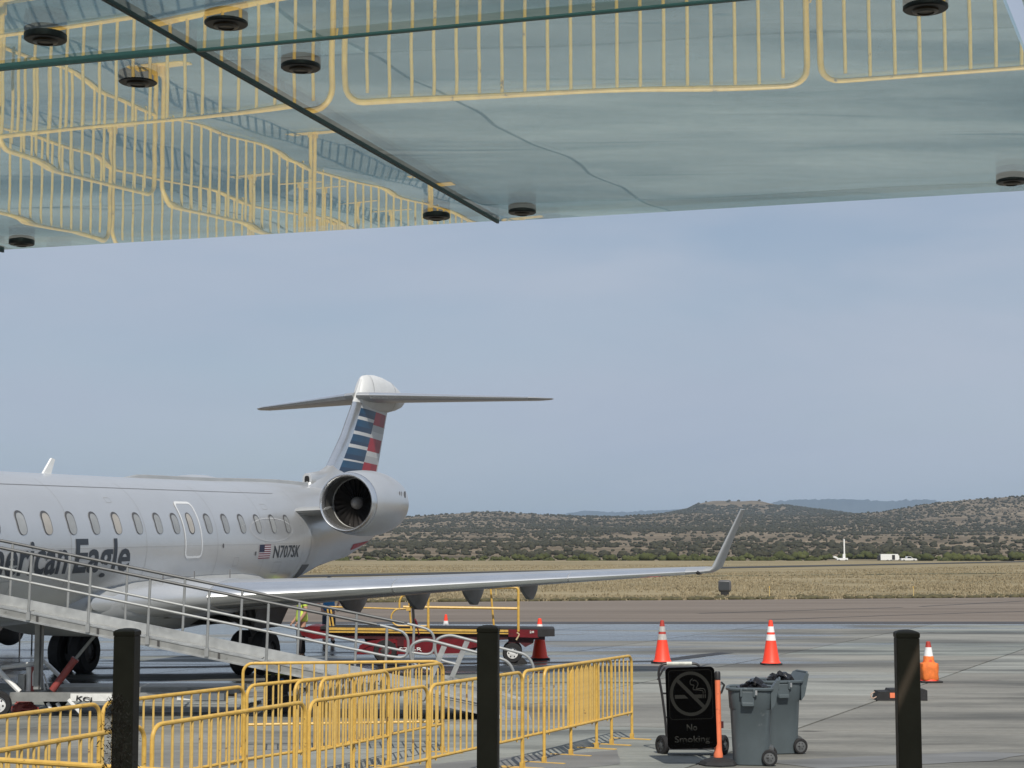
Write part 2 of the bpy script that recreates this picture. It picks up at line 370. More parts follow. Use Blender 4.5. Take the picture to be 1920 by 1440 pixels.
mountains('mountains', densify([(1380,965),(1430,946),(1460,940),(1490,937.5),(1535,936.5),(1580,936.5),(1620,937.5),(1660,940.5),(1700,938),(1740,937),(1762,941),(1785,941),(1815,945),(1860,955),(1930,962),(2000,950),(2200,955)], 3, 3.2, 2.), 15000, 1800, M['mountain'])
mountains('mountains', densify([(1000,972),(1040,968),(1070,962),(1100,957.5),(1120,959),(1150,961),(1180,960),(1205,958.5),(1240,957),(1275,955),(1300,957),(1340,962),(1400,972)], 3, 2.6, 9.), 15500, 1800, M['mountain'])

# ------------------------------------------------------------ apron, taxiway, runway
def concrete_material():
    m = bpy.data.materials.new('weathered_concrete'); m.use_nodes = True; n, l, p = nodes_of(m)
    g = n.new('ShaderNodeNewGeometry')
    def nz(scale, st, det=8, rough=.62):
        mm = n.new('ShaderNodeMapping'); mm.inputs['Scale'].default_value = st; mm.inputs['Rotation'].default_value = (0, 0, R(9)); l.new(g.outputs['Position'], mm.inputs['Vector'])
        z = n.new('ShaderNodeTexNoise'); z.inputs['Scale'].default_value = scale; z.inputs['Detail'].default_value = det; z.inputs['Roughness'].default_value = rough; l.new(mm.outputs[0], z.inputs['Vector']); return z.outputs['Fac']
    def mul(a, b, fac=1):
        mu = n.new('ShaderNodeMixRGB'); mu.blend_type = 'MULTIPLY'; mu.inputs['Fac'].default_value = fac; l.new(a, mu.inputs['Color1']); l.new(b, mu.inputs['Color2']); return mu.outputs[0]
    base = ramp(n, [(.3, (.215, .217, .202)), (.52, (.278, .280, .260)), (.72, (.335, .335, .31))]); l.new(nz(1.1, (.22, 1.0, 1)), base.inputs[0])
    fine = ramp(n, [(.3, (.80, .80, .80)), (.7, (1.08, 1.08, 1.07))]); l.new(nz(14, (.5, 1, 1), 9, .75), fine.inputs[0])
    broom = ramp(n, [(.35, (.90, .90, .90)), (.65, (1.05, 1.05, 1.05))]); l.new(nz(7, (.10, 1.6, 1), 5, .6), broom.inputs[0])
    stain = ramp(n, [(.34, (.34, .35, .37)), (.44, (.62, .63, .64)), (.53, (1, 1, 1))]); l.new(nz(.30, (.30, 1.25, 1), 7, .6), stain.inputs[0])
    blot = ramp(n, [(.36, (.62, .62, .63)), (.47, (.95, .95, .95)), (.6, (1.06, 1.06, 1.05))]); l.new(nz(.11, (.30, 1.5, 1), 6, .55), blot.inputs[0])
    streak = ramp(n, [(.31, (.55, .55, .56)), (.37, (1, 1, 1))]); l.new(nz(2.4, (.09, 2.2, 1), 4, .5), streak.inputs[0])
    spots = ramp(n, [(.24, (.45, .45, .45)), (.30, (1, 1, 1))]); l.new(nz(2.2, (.55, 1, 1), 3, .5), spots.inputs[0])
    oi = n.new('ShaderNodeObjectInfo'); orr = ramp(n, [(0, (.80, .775, .75)), (.35, (.93, .915, .895)), (.6, (1, 1, 1)), (1, (1.0, 1.06, 1.05))]); l.new(oi.outputs['Random'], orr.inputs[0])
    c = mul(mul(mul(mul(mul(base.outputs[0], fine.outputs[0]), broom.outputs[0]), stain.outputs[0]), mul(mul(spots.outputs[0], streak.outputs[0]), blot.outputs[0])), orr.outputs[0])
    # standing water: stretched puddles, mostly in the low ground 36-62 m out
    sx = n.new('ShaderNodeSeparateXYZ'); l.new(g.outputs['Position'], sx.inputs[0])
    zone = ramp(n, [(0, (.28,)*3), (.30, (.30,)*3), (.38, (.52,)*3), (.47, (.57,)*3), (.55, (.56,)*3), (.60, (.78,)*3), (.75, (.4,)*3)])
    dv = n.new('ShaderNodeMath'); dv.operation = 'DIVIDE'; dv.inputs[1].default_value = 100; l.new(sx.outputs['Y'], dv.inputs[0]); l.new(dv.outputs[0], zone.inputs[0])
    xz = n.new('ShaderNodeMapRange'); xz.inputs['From Min'].default_value = 16; xz.inputs['From Max'].default_value = -5; xz.inputs['To Min'].default_value = -.20; xz.inputs['To Max'].default_value = .10; l.new(sx.outputs['X'], xz.inputs['Value'])
    sm = n.new('ShaderNodeMath'); l.new(zone.outputs[0], sm.inputs[0]); l.new(xz.outputs[0], sm.inputs[1])
    pn = nz(.36, (.22, 1.3, 1), 6, .55)
    df = n.new('ShaderNodeMath'); df.operation = 'SUBTRACT'; l.new(sm.outputs[0], df.inputs[0]); l.new(pn, df.inputs[1])
    wet = n.new('ShaderNodeMapRange'); wet.inputs['From Min'].default_value = -.02; wet.inputs['From Max'].default_value = .10; l.new(df.outputs[0], wet.inputs['Value'])
    dk = n.new('ShaderNodeMixRGB'); dk.inputs['Color1'].default_value = (1, 1, 1, 1); dk.inputs['Color2'].default_value = (.50, .51, .53, 1); l.new(wet.outputs[0], dk.inputs['Fac'])
    l.new(mul(c, dk.outputs[0]), p.inputs['Base Color'])
    rg = n.new('ShaderNodeMapRange'); rg.inputs['To Min'].default_value = .82; rg.inputs['To Max'].default_value = .10; l.new(wet.outputs[0], rg.inputs['Value']); l.new(rg.outputs[0], p.inputs['Roughness'])
    si = n.new('ShaderNodeMapRange'); si.inputs['To Min'].default_value = .25; si.inputs['To Max'].default_value = .55; l.new(wet.outputs[0], si.inputs['Value']); l.new(si.outputs[0], p.inputs['Specular IOR Level'])
    bp = n.new('ShaderNodeBump'); bp.inputs['Strength'].default_value = .25; bp.inputs['Distance'].default_value = .01; l.new(nz(30, (1, 1, 1), 6, .7), bp.inputs['Height']); l.new(bp.outputs[0], p.inputs['Normal'])
    return m
M['concrete'] = concrete_material()
def asphalt_material():
    m = bpy.data.materials.new('old_asphalt'); m.use_nodes = True; n, l, p = nodes_of(m)
    g = n.new('ShaderNodeNewGeometry'); mm = n.new('ShaderNodeMapping'); mm.inputs['Scale'].default_value = (.12, 1, 1); mm.inputs['Rotation'].default_value = (0, 0, R(-14)); l.new(g.outputs['Position'], mm.inputs['Vector'])
    z = n.new('ShaderNodeTexNoise'); z.inputs['Scale'].default_value = .35; z.inputs['Detail'].default_value = 9; z.inputs['Roughness'].default_value = .65; l.new(mm.outputs[0], z.inputs['Vector'])
    r = ramp(n, [(.3, (.128, .107, .089)), (.5, (.170, .142, .118)), (.7, (.207, .176, .148))]); l.new(z.outputs['Fac'], r.inputs[0]); l.new(r.outputs[0], p.inputs['Base Color'])
    p.inputs['Roughness'].default_value = .85; p.inputs['Specular IOR Level'].default_value = .2
    return m
M['asphalt'] = asphalt_material()
M['tar'] = mat('tar_seal', (.022, .021, .021), .6, var=.3, vscale=2)
M['joint'] = mat('joint_filler', (.035, .035, .036), .85)
M['edge_dark'] = mat('wet_asphalt_edge', (.05, .045, .042), .6, var=.3, vscale=.4)
M['runway'] = mat('runway_asphalt', (.030, .030, .028), .8, var=.2, vscale=.05)
def sheet(name, poly, z, mtl, kind='structure', th=None):
    mb = MB(); n = len(poly)
    if th: mb.prism(poly, 2, z-th, z)
    else: mb.add([(x, y, z) for x, y in poly], [tuple(range(n))])
    return tag(mb.build(name, mtl, None, False), kind=kind)
sheet('taxiway', [(-120, 60.9), (120, 60.9), (120, 119.3), (27.3, 94.6), (-1.6, 86.9), (-120, 55.4+.1)], -.004, M['asphalt'])
sheet('runway', [(-120+x, 181-160+y) for x, y in ((0, 0), (300, 471.5), (307.5, 467), (7.5, -4.5))], .01, M['runway'])
apron = sheet('apron', [(-70, -8), (90, -8), (90, 60.9), (-70, 60.9)], -.03, M['joint'])
# slabs: parallelograms along the two joint directions of the real apron
ju = Vector((.410, .912, 0)); jv = Vector((.986, -.166, 0)); SU, SV, GAP = 6.3, 5.2, .042
def clip_y(poly, ymax):
    out = []
    for i in range(len(poly)):
        a, b = poly[i], poly[(i+1) % len(poly)]
        if a[1] <= ymax: out.append(a)
        if (a[1] <= ymax) != (b[1] <= ymax):
            t = (ymax-a[1])/(b[1]-a[1]); out.append((a[0]+(b[0]-a[0])*t, ymax))
    return out
o0 = Vector((4.02, 25.36, 0))
full = MB(); q = [ju*GAP/2+jv*GAP/2, jv*(SV-GAP/2)+ju*GAP/2, jv*(SV-GAP/2)+ju*(SU-GAP/2), ju*(SU-GAP/2)+jv*GAP/2]
full.prism([(p.x, p.y) for p in q], 2, -.10, 0.0); slab_me = full.mesh('concrete_slab', M['concrete'], False)
ns = 0
for i in range(-5, 9):
    for j in range(-12, 14):
        b = o0 + ju*SU*i + jv*SV*j
        cs = [b, b+jv*SV, b+jv*SV+ju*SU, b+ju*SU]
        ymin = min(c.y for c in cs); ymax = max(c.y for c in cs); xm = sum(c.x for c in cs)/4; ym = sum(c.y for c in cs)/4
        if ymin > 60.7 or ymax < 4 or abs(xm) > .50*max(ym, 8)+7: continue
        if ymax <= 60.8: link('concrete_slab', slab_me, apron, (b.x, b.y, random.uniform(-.0025, .0025)))
        else:
            pl = clip_y([(p.x+b.x, p.y+b.y) for p in q], 60.82)
            if len(pl) < 3: continue
            mb = MB(); mb.prism(pl, 2, -.10, 0); mb.build('concrete_slab', M['concrete'], apron, False)
        ns += 1
def strip(name, pts, w, z, mtl, wob=0.0):
    mb = MB(); L = []; Rr = []
    P = [Vector((*p, 0)) for p in pts]
    Q = []
    for a, b in zip(P[:-1], P[1:]):
        k = max(1, int((b-a).length/.7)); Q += [a.lerp(b, i/k) for i in range(k)]
    Q.append(P[-1])
    for i, p in enumerate(Q):
        t = (Q[min(i+1, len(Q)-1)]-Q[max(i-1, 0)]).normalized(); nn = Vector((-t.y, t.x, 0))
        p = p + nn*wob*mnoise.noise(Vector((p.x*.8, p.y*.8, 3))); ww = w*(.75+.5*abs(mnoise.noise(Vector((p.x*1.3, p.y*1.3, 8)))))
        L.append(p+nn*ww/2); Rr.append(p-nn*ww/2)
    n = len(L); mb.add([(v.x, v.y, z) for v in L+Rr], [(i, i+1, n+i+1, n+i) for i in range(n-1)])
    return tag(mb.build(name, mtl, None, False), kind='structure')
strip('tar_seal', [(-22, 35.6), (-5.38, 39.1), (3.3, 40.66), (5.3, 44.0)], .55, .006, M['tar'], .12)
strip('tar_seal', [(-15, 29.6), (-5, 31.6), (1.4, 34.4), (4, 33.7)], .10, .005, M['tar'], .1)
strip('tar_seal', [(7.47, 70.98), (17.15, 78.12)], .28, .001, M['tar'], .1)
strip('tar_seal', [(18.31, 79.58), (25.35, 87.76)], .30, .001, M['tar'], .1)
strip('tar_seal', [(9.31, 64.55), (15, 69.0), (21.2, 73.42)], .22, .001, M['tar'], .1)
sheet('asphalt_edge_band', [(-60, 61.0), (100, 61.0), (100, 63.6), (-60, 62.2)], .0005, M['edge_dark'])
M['swale'] = mat('greener_grass_strip', (.15, .145, .075), .95, var=.4, vscale=.2)
strip('grass_strip', [(-30, 140), (18.4, 170), (55.9, 193), (110, 226)], 3.2, .015, M['swale'], .6)
# darker patches on the concrete
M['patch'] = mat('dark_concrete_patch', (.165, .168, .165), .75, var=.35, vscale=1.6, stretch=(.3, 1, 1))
def patch(pts, z=.0045):
    P = []
    n = len(pts)
    for i in range(n):
        a = Vector((*pts[i], 0)); b = Vector((*pts[(i+1) % n], 0)); k = max(1, int((b-a).length/.25))
        for j in range(k):
            p = a.lerp(b, j/k); P.append((p.x+.05*mnoise.noise(Vector((p.x*2, p.y*2, 0))), p.y+.09*mnoise.noise(Vector((p.x*1.5, p.y*1.5, 5)))))
    mb = MB(); mb.add([(x, y, z) for x, y in P], [tuple(range(len(P)))]); tag(mb.build('concrete_patch', M['patch'], None, False), kind='structure')
patch([(-2.6, 20.0), (.15, 22.15), (1.35, 22.75), (1.3, 21.3), (.1, 20.3), (-2.0, 18.4)])
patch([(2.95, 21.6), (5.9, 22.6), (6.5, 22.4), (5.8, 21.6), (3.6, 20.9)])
patch([(-7, 31.5), (-1.0, 33.2), (.8, 33.4), (-.5, 32.0), (-7, 30.2)])

# ------------------------------------------------------------ vegetation
def ico(sub, seed, amp):
    bm = bmesh.new(); bmesh.ops.create_icosphere(bm, subdivisions=sub, radius=1.0)
    v = np.array([p.co[:] for p in bm.verts]); f = np.array([[p.index for p in q.verts] for q in bm.faces]); bm.free()
    k = np.array([1+amp*mnoise.noise(Vector((p[0]*1.6+seed, p[1]*1.6, p[2]*1.6))) for p in v]); return v*k[:, None], f
def foliage_mat(name, c1, c2, sc):
    m = mat(name, c1, .9, var=.5, vscale=sc, col2=c2, objrand=.25); m.node_tree.nodes['Principled BSDF'].inputs['Specular IOR Level'].default_value = .1; return m
M['juniper'] = foliage_mat('juniper_green', (.068, .064, .042), (.032, .033, .024), .35)
M['bush'] = foliage_mat('bush_green', (.095, .10, .038), (.040, .048, .018), .5)
M['tuft'] = mat('dry_grass_blades', (.35, .29, .185), .95, var=.5, vscale=.30, col2=(.22, .185, .115))
def mesh_np(name, v, f, mtl, smooth=True):
    me = bpy.data.meshes.new(name); me.vertices.add(len(v)); me.vertices.foreach_set('co', np.asarray(v, dtype=np.float32).ravel())
    k = f.shape[1]; me.loops.add(f.size); me.loops.foreach_set('vertex_index', f.astype(np.int32).ravel())
    me.polygons.add(len(f)); me.polygons.foreach_set('loop_start', np.arange(0, f.size, k, dtype=np.int32)); me.polygons.foreach_set('loop_total', np.full(len(f), k, dtype=np.int32))
    me.update(calc_edges=True); me.validate(); me.materials.append(mtl)
    if smooth: me.polygons.foreach_set('use_smooth', np.ones(len(f), dtype=bool))
    return me
def clump_mesh(name, lobes, sub, mtl, seed, flat=.75, spread=.62):
    rs = np.random.RandomState(seed); V = []; Fc = []; b = 0
    for i in range(lobes):
        v, f = ico(sub, seed*3.1+i, .55); s = rs.uniform(.34, .62) if lobes > 1 else 1
        a = rs.uniform(0, 6.283); r = spread*math.sqrt(rs.uniform(0, 1)) if lobes > 1 else 0
        c = np.array([r*math.cos(a), r*math.sin(a), rs.uniform(.25, .85)*(1-.4*r)*1.1]) if lobes > 1 else np.array([0, 0, .6])
        v = v*s*np.array([1, 1, flat]) + c; v[:, 2] = np.maximum(v[:, 2], -.03); V.append(v); Fc.append(f+b); b += len(v)
    return mesh_np(name, np.vstack(V), np.vstack(Fc), mtl)
cand = []
rs = np.random.RandomState(11)
while len(cand) < 30000:
    d = math.sqrt(rs.uniform(660**2, 3050**2)); a = rs.uniform(-.27, .50); x, y = d*math.sin(a), d*math.cos(a)
    if rs.uniform() > min(1, 2200/d)**.6 + .0: continue
    px = 960+3300*x/y
    dens = .40 + .85*mnoise.noise(Vector((x/230, y/230, 9.3))) + .6*mnoise.noise(Vector((x/70, y/70, 2.2)))
    dens += .22*math.exp(-((d-2150)/260)**2) 
    if px < 1150: dens += .10
    dens += .30*min(1, max(0, (d-1550)/250)) - .34*math.exp(-((d-1330)/150)**2) + .18*math.exp(-((d-850)/170)**2)
    if rs.uniform() < dens: cand.append((d, x, y))
cand.sort()
jm = [clump_mesh('juniper_shrub', 4, 1, M['juniper'], 20+i, .8) for i in range(4)]
def jsize(d): return .75+1.9*rs.uniform()**1.6*(1 if d < 1700 else 1.15)
lab_j = ['rounded dark juniper standing among others on the stony hillside', 'squat dark green juniper bush on the pale slope', 'wide dark juniper clump low on the hillside', 'small dark juniper on the lower slope behind the airfield']
near_j = [c for c in cand if -.18 < c[1]/c[2] < .30][:180]; nset = set(near_j); rest_j = [c for c in cand if c not in nset]
for i, (d, x, y) in enumerate(near_j):
    r = jsize(d); o = link('juniper_shrub', jm[i % 4], None, (x, y, terr(x, y)-.1), (0, 0, rs.uniform(0, 6.28))); o.scale = (r, r, r*rs.uniform(.75, 1.05))
    tag(o, lab_j[i % 4], 'shrub', 'junipers dotted over the hillside, kind %d' % (i % 4 + 1) if False else ['rounded junipers on the hillside', 'squat junipers on the hillside', 'wide juniper clumps on the hillside', 'small junipers on the hillside'][i % 4])
V = []; Fc = []; b = 0; protos = [ico(1, 40+i, .5) for i in range(5)]
for i, (d, x, y) in enumerate(rest_j):
    v, f = protos[i % 5]; r = jsize(d); t = rs.uniform(0, 6.28); c, s_ = math.cos(t), math.sin(t)
    w = np.stack([(v[:, 0]*c-v[:, 1]*s_)*r, (v[:, 0]*s_+v[:, 1]*c)*r, v[:, 2]*r*.62], 1) + np.array([x, y, terr(x, y)+r*.38]); V.append(w); Fc.append(f+b); b += len(v)
for i in range(2600):
    px = rs.uniform(1225, 1720); d = rs.uniform(3450, 4060); x = (px-960)/3300*d; z = terr(x, d); py = 1030-(z-CAM_H)/d*3300
    if py < 948 and rs.uniform() > .02: continue
    v, f = protos[i % 5]; r = rs.uniform(2.5, 5); V.append(v*np.array([r, r, r*.6])+np.array([x, d, z+r*.3])); Fc.append(f+b); b += len(v)
tag(link('hillside_scrub', mesh_np('hillside_scrub', np.vstack(V), np.vstack(Fc), M['juniper'])), 'dark juniper scrub covering the far hillside', 'scrub', kind='stuff')
# row of green bushes beyond the runway
bmz = [clump_mesh('green_bush', 8, 1, M['bush'], 60+i, .8, .75) for i in range(4)]
lab_b = ['bright green bush in the row beyond the runway', 'tall yellow green bush in the row beyond the runway', 'low olive bush in the row beyond the runway', 'broad olive green bush in the row beyond the runway']
grp_b = ['bright bushes beyond the runway', 'tall bushes beyond the runway', 'low bushes beyond the runway', 'broad bushes beyond the runway']
for i in range(168):
    px = 600 + i*10.1 + rs.uniform(-5, 5); d = rs.uniform(560, 655)
    x = (px-960)/3300*d; r = rs.uniform(1.25, 2.2)*(1.25 if i % 4 == 1 else 1)
    if px < 1250: r *= .62+.38*max(0, px-790)/460
    if 1545 < px < 1720: d = 655; x = (px-960)/3300*d
    y = d; o = link('green_bush', bmz[i % 4], None, (x, y, terr(x, y)-.1), (0, 0, rs.uniform(0, 6.28))); o.scale = (r*1.25, r*1.25, r*1.05)
    tag(o, lab_b[i % 4], 'bush', grp_b[i % 4])
# dry grass tufts on the field
V = []; b = 0; Fq = []
def edge_y(x): return 87.3 + (x+1.6)*.2664
nt = 0
while nt < 38000:
    d = 86 + (rs.uniform()**2.0)*230; a = rs.uniform(-.24, .45); x, y = d*math.sin(a), d*math.cos(a)
    if y < edge_y(x)+.4: continue
    rc = (x+18.5)*.8437-(y-181)*.5368
    if -6 < rc < 28 or d > 290: continue
    if mnoise.noise(Vector((x/7, y/16, 0))) + .5*mnoise.noise(Vector((x/2.2, y/4, 4))) < rs.uniform(-.55, .35): continue
    h = rs.uniform(.03, .12); w = rs.uniform(.015, .055)*(1+.5*(d > 150))
    for k in range(3):
        t = rs.uniform(0, 3.14); c, s_ = math.cos(t)*w, math.sin(t)*w; lx, ly = rs.uniform(-.05, .05), rs.uniform(-.05, .05)
        V += [(x-c, y-s_, -.04), (x+c, y+s_, -.04), (x+c*.5+lx, y+s_*.5+ly, h), (x-c*.9+lx, y-s_*.9+ly, h*.8)]; Fq.append((b, b+1, b+2, b+3)); b += 4
    nt += 1
tag(link('dry_grass', mesh_np('dry_grass', np.array(V), np.array(Fq), M['tuft'], False)), 'dry straw coloured grass on the airfield', 'grass', kind='stuff')
vt = np.array([]); V = []; Fc = []; b = 0
for i in range(420):   # dark weeds where grass meets asphalt
    x = rs.uniform(-8, 34); y = edge_y(x)+abs(rs.normal(0, 1))*1.6; r = rs.uniform(.08, .26)
    v, f = protos[i % 5]; V.append(v*np.array([r*1.3, r*1.3, r*.55])+np.array([x, y, .02])); Fc.append(f+b); b += len(v)
M['weedgreen'] = mat('dark_weeds', (.085, .075, .035), .9, var=.4, vscale=3)
tag(link('dark_weeds', mesh_np('dark_weeds', np.vstack(V), np.vstack(Fc), M['weedgreen'])), 'low dark weeds along the edge of the taxiway', 'weeds', kind='stuff')

# ------------------------------------------------------------ airfield things far off
def wheel(mbname, parent, c, r, w, axis, rim=True, rimmat='white_paint', hub=.55):
    mtx = Matrix.Translation(c) @ Vector((0, 0, 1)).rotation_difference(Vector(axis)).to_matrix().to_4x4()
    t = MB().lathe([(r*hub, -w/2), (r*.9, -w/2), (r, -w*.32), (r, w*.32), (r*.9, w/2), (r*hub, w/2)], mtx, 24, closed=True).build('tyre', M['tyre'], parent)
    if rim:
        MB().lathe([(.001, -w*.22), (r*hub*1.02, -w*.30), (r*hub*1.02, w*.30), (r*.3, w*.34), (r*.22, w*.40), (.001, w*.40)], mtx, 20).build('rim', M[rimmat], t)
        mb = MB(); 
        for k in range(6):
            a = k*math.pi/3; p = mtx @ Vector((r*.38*math.cos(a), r*.38*math.sin(a), w*.33)); mb.lathe([(r*.07, 0), (r*.07, .004*r/.2+.003)], Matrix.Translation(p) @ mtx.to_3x3().to_4x4(), 8)
        mb.build('wheel_holes', M['black_steel'], t)
    return t
def far(px, d, py=None): return ((px-960)/3300*d, d, terr((px-960)/3300*d, d))
e = empty('pickup_truck', far(1699, 595), 'white pickup truck parked beyond the runway beside the white trailer', 'truck'); e.rotation_euler = (0, 0, R(4))
b_ = MB(); b_.prism([(-2.6, .45), (2.7, .45), (2.75, .95), (1.5, 1.08), (.6, 1.75), (-.55, 1.78), (-.7, 1.1), (-2.6, 1.12)], 1, -.95, .95)
b_.build('body', M['white_paint'], e, False)
MB().prism([(1.28, 1.12), (.55, 1.66), (-.45, 1.68), (-.52, 1.12)], 1, -.97, .97).build('window', M['pane_car'], e, False)
for x in (-1.7, 1.75):
    for y in (-.85, .85): wheel('wheel', e, (x, y, .38), .38, .25, (0, -1, 0), False)
e = empty('cargo_trailer', far(1663, 590), 'white box trailer with open side door beyond the runway', 'trailer')
MB().box((0, 0, 1.6), (5.8, 2.2, 2.0)).prism([(2.9, .7), (3.3, .9), (3.3, 2.0), (2.9, 2.35)], 1, -1.0, 1.0).build('body', M['white_paint'], e, False)
MB().box((1.35, -1.12, 1.5), (1.0, .03, 1.6)).build('door', M['black_steel'], e, False)
MB().box((-3.25, .2, 1.3), (.7, 1.6, 1.7)).build('ramp_door', M['black_steel'], e, False)
for x in (-.6, .5): wheel('wheel', e, (x, -1.0, .38), .38, .22, (0, -1, 0), False)
e = empty('drilling_rig', far(1576, 590), 'white drilling rig with raised slim mast beyond the runway', 'drill rig')
MB().box((0, 0, .95), (3.6, 1.6, .7)).prism([(-1.8, 1.0), (-3.0, 1.5), (-3.0, 1.9), (-2.2, 1.9), (-1.4, 1.3)], 1, -.6, .6).build('carriage', M['white_paint'], e, False)
MB().box((.75, 0, 4.3), (.42, .42, 6.6)).box((.62, 0, 1.9), (.8, .7, 1.5)).build('mast', M['white_paint'], e, False)
for x in (-1.2, 1.2): wheel('wheel', e, (x, -.8, .4), .4, .3, (0, -1, 0), False)
def gpt(px, py, z=0.0):
    th = math.atan(310/3300); x = (px-960)/3300; y = -(py-720)/3300
    rx, ry, rz_ = x, math.cos(th)-y*math.sin(th), math.sin(th)+y*math.cos(th); t = (z-CAM_H)/rz_; return Vector((rx*t, ry*t, z))
p = gpt(1359, 1117); e = empty('runway_marker', p, 'dark rounded airfield marker board standing in the dry grass', 'marker', rz=R(-12)); e.scale = (1.35, 1.35, 1.6)
bevel(MB().box((0, 0, .33), (.52, .26, .42)).build('housing', M['dark_grey'], e), .1, 3)
MB().box((0, 0, .07), (.32, .22, .14)).build('base', M['black_steel'], e, False)
MB().box((.0, -.135, .34), (.40, .01, .28)).build('face', mat('marker_face', (.045, .05, .055), .4), e, False)
for px, lb in ((1443, 'thin yellow marker stake in the grass near the dark marker board'), (1713, 'thin yellow marker stake standing alone at the grass edge on the right'), (930, 'thin pale marker stake in the grass beyond the belt loader rail')):
    p = gpt(px, 1120); e = empty('marker_stake', p, lb, 'stake', 'marker stakes along the taxiway')
    MB().tube([(0, 0, 0), (0, 0, .52)], .025, 6).build('stake_post', mat('stake_paint', (.55, .42, .18), .6), e); MB().tube([(0, 0, .52), (0, 0, .58)], .035, 6).build('cap', M['yellow'], e)

# ------------------------------------------------------------ glass canopy overhead
def glass_material():
    m = bpy.data.materials.new('reflective_canopy_glass'); m.use_nodes = True; n = m.node_tree.nodes; l = m.node_tree.links; n.clear()
    o = n.new('ShaderNodeOutputMaterial'); g = n.new('ShaderNodeBsdfGlossy'); t = n.new('ShaderNodeBsdfTransparent'); mxs = n.new('ShaderNodeMixShader')
    g.inputs['Color'].default_value = (.97, .995, .975, 1); g.inputs['Roughness'].default_value = .0
    t.inputs['Color'].default_value = (.79, .925, .905, 1); mxs.inputs['Fac'].default_value = .53
    tcn = n.new('ShaderNodeTexCoord'); mpn = n.new('ShaderNodeMapping'); mpn.inputs['Scale'].default_value = (1.0, 2.6, 1); l.new(tcn.outputs['Object'], mpn.inputs['Vector'])
    z = n.new('ShaderNodeTexNoise'); z.inputs['Scale'].default_value = 1.5; z.inputs['Detail'].default_value = .6; z.inputs['Roughness'].default_value = .3; l.new(mpn.outputs[0], z.inputs['Vector'])
    oi = n.new('ShaderNodeObjectInfo'); ad = n.new('ShaderNodeVectorMath'); ad.operation = 'ADD'; l.new(mpn.outputs[0], ad.inputs[0]); l.new(oi.outputs['Location'], ad.inputs[1]); l.new(ad.outputs[0], z.inputs['Vector'])
    b = n.new('ShaderNodeBump'); b.inputs['Strength'].default_value = .045; b.inputs['Distance'].default_value = .012; l.new(z.outputs['Fac'], b.inputs['Height']); l.new(b.outputs[0], g.inputs['Normal'])
    l.new(t.outputs[0], mxs.inputs[1]); l.new(g.outputs[0], mxs.inputs[2]); l.new(mxs.outputs[0], o.inputs['Surface'])
    return m
M['glass'] = glass_material()
M['seal'] = mat('dark_glazing_seal', (.020, .042, .042), .5)
M['disc'] = mat('dark_fitting', (.010, .010, .010), .45)
M['disc_core'] = mat('fitting_core', (.10, .085, .07), .35, metal=.6)
M['strip'] = mat('light_metal_strip', (.85, .88, .9), .4, metal=.3)
CZ = CAM_H + .70
can_m = Matrix.Translation((-.03, 3.73, CZ)) @ Matrix(((.953, .303, 0, 0), (-.303, .953, 0, 0), (0, 0, 1, 0), (0, 0, 0, 1)))
canopy = empty('glass_canopy', None, 'reflective green tinted glass canopy overhead mirroring the yellow barriers', 'canopy', mat=can_m)
GT = .012; G2 = .0022
cols = [(-2.45, -1.227), (-1.227, 0), (0, 1.086), (1.104, 2.3), (2.3, 3.5), (3.5, 4.7), (-3.65, -2.45)]; rows = [(-1.37, 0), (-2.75, -1.37), (-4.1, -2.75)]
tilt = {(1, 0): (.0036, .0006), (1, 1): (.0030, 0), (2, 0): (0, .0004), (2, 1): (-.0012, 0)}
for ci, (a, b) in enumerate(cols):
    for ri, (c, d) in enumerate(rows):
        w, h = b-a-2*G2, d-c-2*G2
        x0_, x1_ = -w/2, w/2; e0_ = e1_ = 0
        if ci == 2: e1_ = 1
        if ci == 3: e0_ = 1
        sk = lambda yy: .075*((c+d)/2+yy+1.37)      # the joint on the right runs slightly askew
        o = MB().prism([(x0_+e0_*sk(-h/2), -h/2), (x1_+e1_*sk(-h/2), -h/2), (x1_+e1_*sk(h/2), h/2), (x0_+e0_*sk(h/2), h/2)], 2, 0, GT).build('glass_pane', M['glass'], canopy, False, loc=((a+b)/2, (c+d)/2, 0))
        tx, ty = tilt.get((ci, ri), (0, 0)); o.rotation_euler = (tx, ty, 0)
for x in (-2.45, -1.227, 0, 2.3, 3.5):
    MB().box((x, -2.05, .004), (.0052, 4.1, .015)).build('glazing_seal', M['seal'], canopy, False)
M['seal2'] = mat('green_glass_joint', (.09, .18, .18), .4)
for y in (-1.37, -2.75):
    MB().box((.525, y, .0045), (8.34, .0050, .015)).build('glazing_seal', M['seal2'], canopy, False)
spots = [(-.106, -.095), (.083, -.092), (-.16, -1.25), (.105, -1.247), (-.17, -1.485), (.10, -1.475), (.995, -1.26), (1.065, -.10), (1.25, -.10), (1.25, -1.26), (-1.125, -.08), (-1.33, -.09), (-1.125, -1.26), (-1.34, -1.26), (-1.125, -1.48), (1.0, -1.48), (2.19, -.1), (2.41, -.1), (2.19, -1.25), (2.41, -1.25), (3.39, -.1), (3.61, -.1), (-2.34, -.1), (-2.56, -.1)]
for x, y in spots:
    o = MB().lathe([(.006, .016), (.024, .0155), (.024, .013), (.029, .013), (.029, -.002), (.027, -.0035), (.018, -.0038)], None, 24).build('disc_fitting', M['disc'], canopy, loc=(x, y, 0))
    MB().lathe([(.0178, -.003), (.0165, -.006), (.011, -.0075), (.0105, -.006), (.001, -.0055)], None, 20).build('bolt_cap', M['disc_core'], o)

